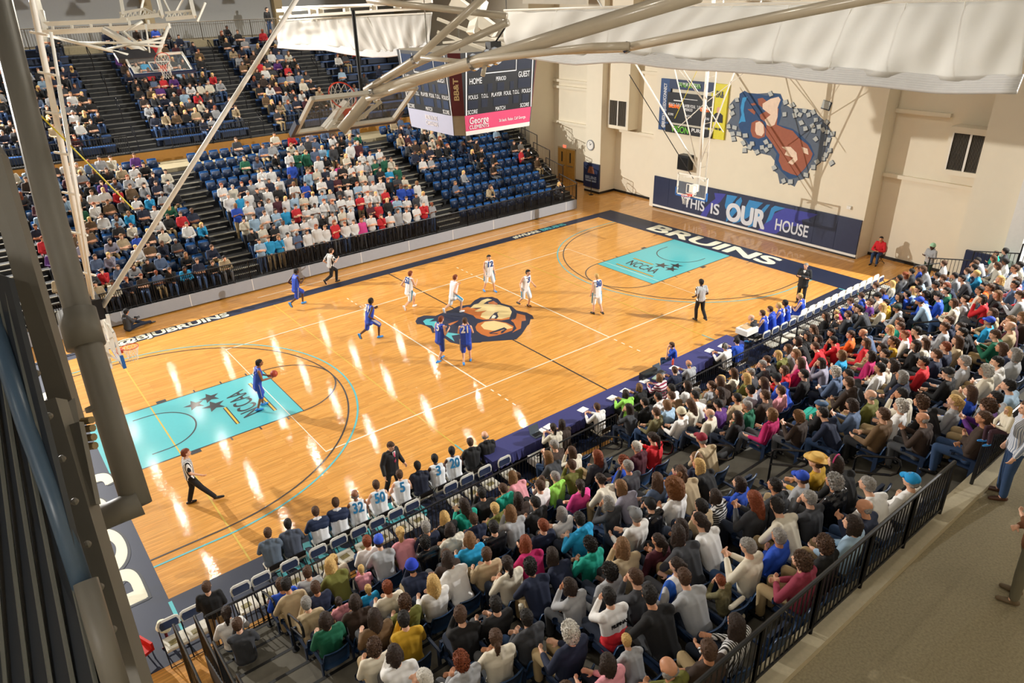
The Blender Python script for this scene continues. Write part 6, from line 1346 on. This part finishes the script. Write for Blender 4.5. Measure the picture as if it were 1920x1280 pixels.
# far bench (blue team) and its suited coach
fb = [(1416, 594, 'charcoal suit at the near end', mat('suit_charcoal', '26282c'), 'u', None), (1433, 585, 'blue jersey number 5', M_jb, 'b', '5'), (1450, 578, 'plain blue warm-up top', M_jb, 'b', None), (1467, 572, 'blue jersey number 22', M_jb, 'z', '22'), (1477, 566, 'blue jersey number 3', M_jb, 'k', '3'), (1509, 555, 'blue jersey number 4 at the far end', M_jb, 'z', '4')]
for i, (u, v, what, tm, hr, nb) in enumerate(fb):
    x = at(u, v, 2, 1.27)[0]; key = 'bench_jer' if nb else 'bench_slv'; T = TPL[key]; mkchair(x, YB1-.1, 0, 'chair carrying a far bench occupant, %s from the left' % ordw(i+1), 'chairs of the far bench', True)
    o = person(key, x, YB1-.08, 0, .35, None, hr, 'dark' if (nb == '3') else 'light', M_jb if i else M_suit, M_shoeb if i else M_black, 1.03, None, 'person on the far bench in %s' % what, 'far team bench', topm=tm)
    if nb: number(o, T, nb, M_jw)
x = at(1440, 640, 2, .5)[0]; i = 0
while x < 29.6:
    mkchair(x, YB2, math.pi, 'white folding chair behind the far bench, %s from the left' % ordw(i+1), 'folding chairs behind the far bench')
    if x > 23.2: mkchair(x, YB1-.1, 0, 'empty white folding chair in the front row beyond the far bench, %s from the left' % ordw(i+1), 'empty chairs beyond the far bench')
    x += .56; i += 1
# ---------------------------------------------------------------- scorer's tables
tx0, tx1 = at(985, 905, 2, .76)[0]-.1, at(1395, 640, 2, .76)[0]
M_cl = mat('indigo_cloth', '33356e', .7, noise=.08, scale=3); nt_ = 6
for i in range(nt_):
    a_ = tx0+(tx1-tx0)*i/nt_; b_ = tx0+(tx1-tx0)*(i+1)/nt_
    e = empty('scorers_table', (a_, -1.03, 0), 0, 'long table under an indigo cloth beside the court, %s from the left' % ordw(i+1), 'table', "scorers' tables along the sideline")
    w_ = b_-a_-.01; t = MB().box((0, -.38, .735), (w_, .38, .76)).build('table_top', mat('table_grey', '77777a', .6), e)
    t = MB()
    for xx in (.1, w_-.1):
        for yy in (-.3, .3): t.tube([(xx, yy, 0), (xx, yy, .735)], .015, 6)
    t.build('legs', M_black, e)
    c = MB(); n = 30   # cloth: top and a rippled front drop
    c.box((-.003, -.385, .760), (w_+.003, .385, .766))
    for sy in (.385, -.385):
        for j in range(n):
            x0_, x1_ = w_*j/n, w_*(j+1)/n; f0, f1 = .025*math.sin(j*1.9)+.02, .025*math.sin((j+1)*1.9)+.02; lo = .06 if sy > 0 else .45
            c.quad((x0_, sy, .766), (x1_, sy, .766), (x1_, sy+math.copysign(f1, sy), lo), (x0_, sy+math.copysign(f0, sy), lo))
    if i == 0:
        for j in range(10): c.quad((0, -.385+.077*j, .766), (0, -.385+.077*(j+1), .766), (-.02-.02*math.sin(j+1), -.385+.077*(j+1), .06), (-.02-.02*math.sin(j), -.385+.077*j, .06))
    c.build('table_cloth', M_cl, e)
tab = [(1048, 806, 'P', 'w', 'white cardigan typing on a laptop', 'light'), (1067, 799, 'd', 'O', 'dark brown top beside the laptop', 'light'), (1123, 761, 'b', 'W', 'white shirt alone at the indigo tables', 'light'), (1175, 736, 'N', 'L', 'lime and grey hooded top', 'light'), (1204, 725, 'n', 'K', 'black jacket with light brown hair', 'light'), (1245, 708, 'n', 'Q', 'red and white striped jumper', 'light'), (1270, 694, 'b', 'N', 'navy jumper', 'light'), (1306, 685, 'u', 'G', 'grey patterned shirt', 'tan'), (1364, 648, 'g', 'W', 'white shirt with black headset', 'tan'), (1383, 637, 'k', 'B', 'blue shirt with headset', 'light')]
template('desk', pose_sit(.10, hands='desk', turn=.1), 1, 1, 1.05, False, .0095)
M_lap = mat('laptop_grey', '4a5560', .4); M_paper = mat('paper_white', 'eeeeea', .8, noise=.03)
for i, (u, v, hr, tp, what, sk) in enumerate(tab):
    x = at(u, v, 2, 1.25)[0]; y = -1.86
    mkchair(x, y, 0, 'chair behind the indigo tables, %s from the left' % ordw(i+1), 'chairs behind the tables', True)
    o = person('desk', x, y+.02, 0, -.05+.1*(i % 3-1), tp, hr, sk, M_suit, M_black, 1.0, None, 'person at the tables wearing %s' % what, 'officials at the indigo tables')
    if i >= 8: hp = MB().tube([(-.1, 0, .03), (-.08, 0, .10), (0, 0, .135), (.08, 0, .10), (.1, 0, .03)], .012, 6).sphere((-.1, 0, 0), .035).sphere((.1, 0, 0), .035).build('headset', M_black, o); hp.matrix_local = TPL['desk']['hm']
    px_ = MB().obox((0, 0, .003), (.15, .02, 0), (-.02, .11, 0), (0, 0, .003)).build('paper_sheet', M_paper); px_.location = (x+.05, -1.12+.04*(i % 3), .768); tag(px_, 'white papers on the table before the person in %s' % ' '.join(what.split(' typing')[0].split()[:6]), 'papers', 'paper sheets on the indigo tables')
def laptop(x, y, lab, s=1):
    e = empty('laptop', (x, y, .767), 0, lab, 'laptop', None)
    MB().box((-.17, -.12, 0), (.17, .12, .02)).build('base', M_lap, e); MB().obox((0, .17, .13), (.17, 0, 0), (0, .008, -.003), (0, .04, .11)).build('screen', M_lap, e); MB().box((-.14, -.06, .02), (.14, .09, .023)).build('keyboard', M_black, e)
laptop(at(1048, 806, 2, 1.25)[0]-.15, -1.2, 'open grey laptop on the leftmost indigo table')
laptop(at(1306, 685, 2, 1.25)[0]-.55, -1.0, 'open dark laptop beside the papers near the kneeling kid')
q = at(1218, 700, 2, .9); e = empty('control_console', (q[0], -.95, .767), 0, 'black monitor case on the table before the red striped jumper', 'console'); MB().box((-.35, -.05, 0), (.35, .12, .22)).build('case', M_black, e); MB().obox((.1, -.25, .03), (.16, .03, 0), (-.02, .1, 0), (0, 0, .02)).build('panel', mat('pale_green_panel', '9fb9ac', .5), e)
q = at(1370, 605, 2, .9); e = empty('storage_box', (q[0], -1.0, .767), 0, 'white plastic box with brown lid at the far end of the tables', 'box'); MB().box((-.35, -.25, 0), (.35, .25, .2)).build('tub', M_white, e); MB().box((-.2, -.1, .2), (.3, .2, .22)).build('lid', mat('cardboard', 'c0a27a', .8), e)
q = at(1285, 690, 2, .85); tag(MB().tube([(q[0], -.9, .767), (q[0], -.9, .95), (q[0], -.9, .985), (q[0], -.9, 1.01)], [.035, .035, .015, .015], 12).build('drink_bottle', mat('orange_plastic', 'd8482a', .4)), 'orange drink bottle on the table next to the kneeling kid', 'bottle')
q = at(1014, 862, 2, .5); e = empty('printer', (q[0]+.1, -1.75, 0), 0, 'white printer on a low stand behind the leftmost table', 'printer'); MB().box((-.28, -.22, .3), (.28, .22, .52)).box((-.2, -.1, .52), (.22, .12, .56)).build('body', M_white, e); MB().box((-.14, -.05, .56), (.14, .02, .565)).build('slot', M_black, e); MB().box((-.25, -.2, 0), (.25, .2, .3)).build('stand', M_black, e)
# kid kneeling at the table edge
kk = pose_sit(.1, hands='chin', turn=.2); template('kneel', kk, .5, 1, .9)
q = at(1294, 652, 2, 1.1); o = person('kneel', q[0], -.25, -.12, .9, 'B', 'b', 'light', M_tr_[0], M_shoew, .92, None, 'kid in blue shirt sitting courtside at the front of the tables'); bp_ = MB().tube([(0, 0, 0), (0, 0, .28)], .17, 14).build('stool', M_black); bp_.location = (q[0], -.25, 0); tag(bp_, 'low black stool under the kid in blue', 'stool')
# ---------------------------------------------------------------- single figures around the hall
FREE = 'people standing around the hall'
template('st_a', pose_stand('front', .1), 1, 1, 1.08); template('st_b', pose_stand('cross', .2), 1, 1, 1.05, True); template('st_c', pose_stand('down', -.2), 1, 1, 1.08)
q = at(410, 1215, 2, 0); person('st_a', q[0]+.1, YB2-.28, 0, -.25, 'K', 'b', 'light', M_tr_[3], None, 1.0, None, 'person in black sweater and khaki trousers standing at the left courtside rail')
q = at(1875, 930, 2, 4.5); o = person('st_c', q[0], q[1], 4.5, .5, None, 'b', 'light', mat('denim', '2b4468'), mat('brown_shoes', '4a2a1c', .4), 1.05, None, 'person in checked shirt and jeans on the concourse holding a child', topm=mat('checked_shirt', '8c98ae', .85, stripes=('e6e8ee', 0, .03)))
hx_ = o.matrix_basis@Vector((-.14, .27, 1.02)); person('sit_clasp', hx_[0], hx_[1], hx_[2], .5+.4, 'w', 'y', 'light', mat('plum_trousers', '3c2230', .85), M_shoeb, .52, None, 'small blond child in cream top carried on the concourse')
q = at(1892, 1132, 2, 4.5); person('st_b', q[0]+.15, q[1], 4.5, .2, None, 'k', 'light', mat('grey_khaki', '6a6552', .9), mat('tan_shoes', '6b5a42', .6), 1.05, None, 'person in brown jacket walking on the concourse at the right edge', topm=mat('brown_jacket', '6a4020', .85))
q = at(1640, 492, 2, 0); e = empty('folding_chair', (q[0], q[1]-.1, 0), 1.2, 'dark chair under the person in red by the end wall', 'chair'); [link(nm, fc[nm][0], e) for nm in ('backrest', 'frame')]; MB().box((-.21, -.2, .43), (.21, .2, .46)).build('seat_pad', M_black, e)
sit_red = person('sit_clasp', q[0], q[1]-.1, 0, 1.2+.5, 'R', 'k', 'tan', M_tr_[0], M_black, 1.02, None, 'person in red shirt and jeans sitting on a chair by the end wall')
q = at(1735, 520, 2, .2); person('st_b', q[0], q[1], 0.0, 1.3, None, 'k', 'dark', mat('dark_green_trousers', '203a30', .8), M_black, 1.03, 's', 'person in grey hoodie and green cap standing by the far steps', topm=cmat('G'))
y_, z_ = nrow(2); q = at(1798, 482, 2, z_+1.5); person('st_b', 31.6, y_-.5, z_-.7, .9, 'T', 'b', 'light', M_tr_[1], M_black, .95, None, 'person in teal vest standing by the navy padded panel')
MB().box((30.65, -6.5, 0), (33.9, -2.6, z_-.7)); tag(struct('floor_end_landing', MB().box((30.65, -8.5, 0), (32.3, -3.4, z_-.7)), M_carpet), kind='structure')
# photographer on the floor by the far sideline
template('floor_sit', dict(pose_sit(.12, hands='phone', turn=-.2), P=A3(0, 0, .14), C=A3(0, .03, .52), N=A3(0, .08, .70), H=A3(0, .13, .83), S=[A3(-.175, .05, .61), A3(.175, .05, .61)], E=[A3(-.25, .16, .40), A3(.25, .16, .40)], W=[A3(-.07, .34, .38), A3(.07, .34, .40)], hip=[A3(-.09, .02, .12), A3(.09, .02, .12)], K=[A3(-.25, .42, .22), A3(.16, .48, .16)], A=[A3(.02, .72, .10), A3(.14, .92, .09)]), 1, 1, 1, True)
q = at(243, 622, 2, 0); o = person('floor_sit', q[0], q[1]+.15, 0, -1.25, 'g', 'k', 'tan', M_tr_[1], M_black, 1.0, '3', 'photographer in dark jacket sitting on the floor near the far sideline lettering')
cm = MB().box((-.07, -.03, -.05), (.07, .04, .05)).tube([(0, .04, 0), (0, .16, 0)], .04, 12).mesh('camera'); cm.materials.append(M_black); c = link('handheld_camera', cm); c.location = o.matrix_basis@Vector((0, .42, .42)); c.rotation_euler = (0, 0, -1.25); tag(c, 'black camera held by the photographer on the floor', 'camera')
q = (at(503, 40, 1, UYB+.5)[0], UYB+.5); person('st_c', q[0], q[1], UZB, math.pi+.4, 'K', 'k', 'light', M_tr_[0], M_black, 1.03, None, 'person in black top and jeans leaning on the balcony railing')
# cups, bags, hats and coats in the near stand
def near_item(u, v, dz): d, k, q = headrow(u, v, dz); e, z = nrow(k); return k, solve_x(k, u, v, dz), e, z
cup = MB().tube([(0, 0, 0), (0, 0, .12)], [.032, .042], 14).tube([(0, 0, .12), (0, 0, .13)], .045, 14).mesh('cup', True); cup.materials.append(mat('paper_cup', 'd9d3c0', .6))
for i, (u, v, lab) in enumerate(((825, 1050, 'paper cup standing on an armrest near the curly dark haired viewer'), (966, 1172, 'paper cup held up in the seventh row near the bottom'), (1043, 1142, 'paper cup with a cream lid beside the grey hooded viewer'), (1453, 998, 'wide white paper cup in the eighth row right of centre'), (1662, 742, 'white lidded cup raised in the right part of the stand'))):
    k, x, e_, z = near_item(u, v, .72); o = link('paper_cup', cup); o.location = (x+.25, e_-.42, z+.635); tag(o, lab, 'cup', 'paper cups in the near stand')
def blob(nm, m, u, v, pts, lab, cat, dz=.7, dy=-.3):
    k, x, e_, z = near_item(u, v, dz); me = voxel(cap_mesh(pts, 10), .02, 3, nm); me.materials.append(m); o = link(nm, me); o.location = (x, e_+dy, z+.5); tag(o, lab, cat); return o
blob('coat', cmat('T'), 1560, 778, [((-.25, 0, .05), .10, (.25, 0, .08), .12), ((-.2, .18, .02), .08, (.2, .2, .02), .09), ((.2, .1, .0), .1, (.38, .0, .12), .07)], 'teal coat spread over knees in the right part of the stand', 'coat', .8, -.15)
blob('coat', cmat('A'), 1835, 708, [((-.15, 0, 0), .09, (.18, 0, .05), .11), ((-.1, .12, 0), .07, (.15, .1, -.08), .08)], 'rust orange coat draped over a seat at the right edge', 'coat', .7, -.3)
blob('coat', M_suit, 1375, 860, [((-.18, 0, .1), .09, (.15, 0, .12), .1), ((-.16, .05, -.1), .08, (.12, .06, -.1), .09)], 'navy coat on the front seats beside the middle aisle', 'coat', .6)
blob('bag', mat('yellow_bag', 'c9a516', .8), 1775, 822, [((-.1, 0, 0), .08, (.1, 0, 0), .09), ((0, 0, .06), .06, (0, 0, .1), .05)], 'yellow and black bag on the lap of the viewer with a ponytail', 'bag', .7, -.2)
blob('paper_bag', mat('brown_paper', 'b3824a', .8), 1232, 1075, [((-.06, 0, 0), .08, (.06, 0, .0), .08), ((-.05, 0, .15), .07, (.05, 0, .15), .07)], 'brown paper bag held in the ninth row', 'bag', .7, -.2)
blob('white_coat', cmat('w'), 1375, 1150, [((-.14, -.2, .3), .04, (.14, -.2, .3), .04), ((-.12, -.24, 0), .05, (.12, -.24, 0), .05)], 'cream coat hanging over a seat back in front of the rear rail', 'coat', .7, -.55)
k, x, e_, z = near_item(930, 895, .6)
# red plastic chair and tub at the bottom left corner of the court
q = at(275, 1212, 2, .3); e = empty('red_cart', (q[0]-.1, q[1], 0), .4, 'red plastic cart with a padded stool at the bottom left corner', 'cart')
MB().box((-.25, -.2, .25), (.15, .2, .32)).box((-.25, -.2, .32), (-.2, .2, .5)).box((.1, -.2, .32), (.15, .2, .45)).build('tub', mat('red_plastic', 'd8261c', .35), e)
t = MB(); [t.tube([(a_, b_, 0), (a_*.9, b_*.9, .28)], .015, 6) for a_ in (-.22, .12) for b_ in (-.17, .17)]; t.build('legs', M_chrome, e)
e = empty('padded_stool', (q[0]+.4, q[1]+.05, 0), 0, 'dark red stool with cream round pad beside the red cart', 'stool'); MB().tube([(-.02, 0, .5), (.04, 0, .62)], .15, 16).build('pad', M_cream, e); MB().tube([(0, 0, 0), (0, 0, .5)], .03, 8).bar((-.15, 0, .02), (.15, 0, .02), .03).build('leg', mat('dark_red', '5a1218', .5), e)
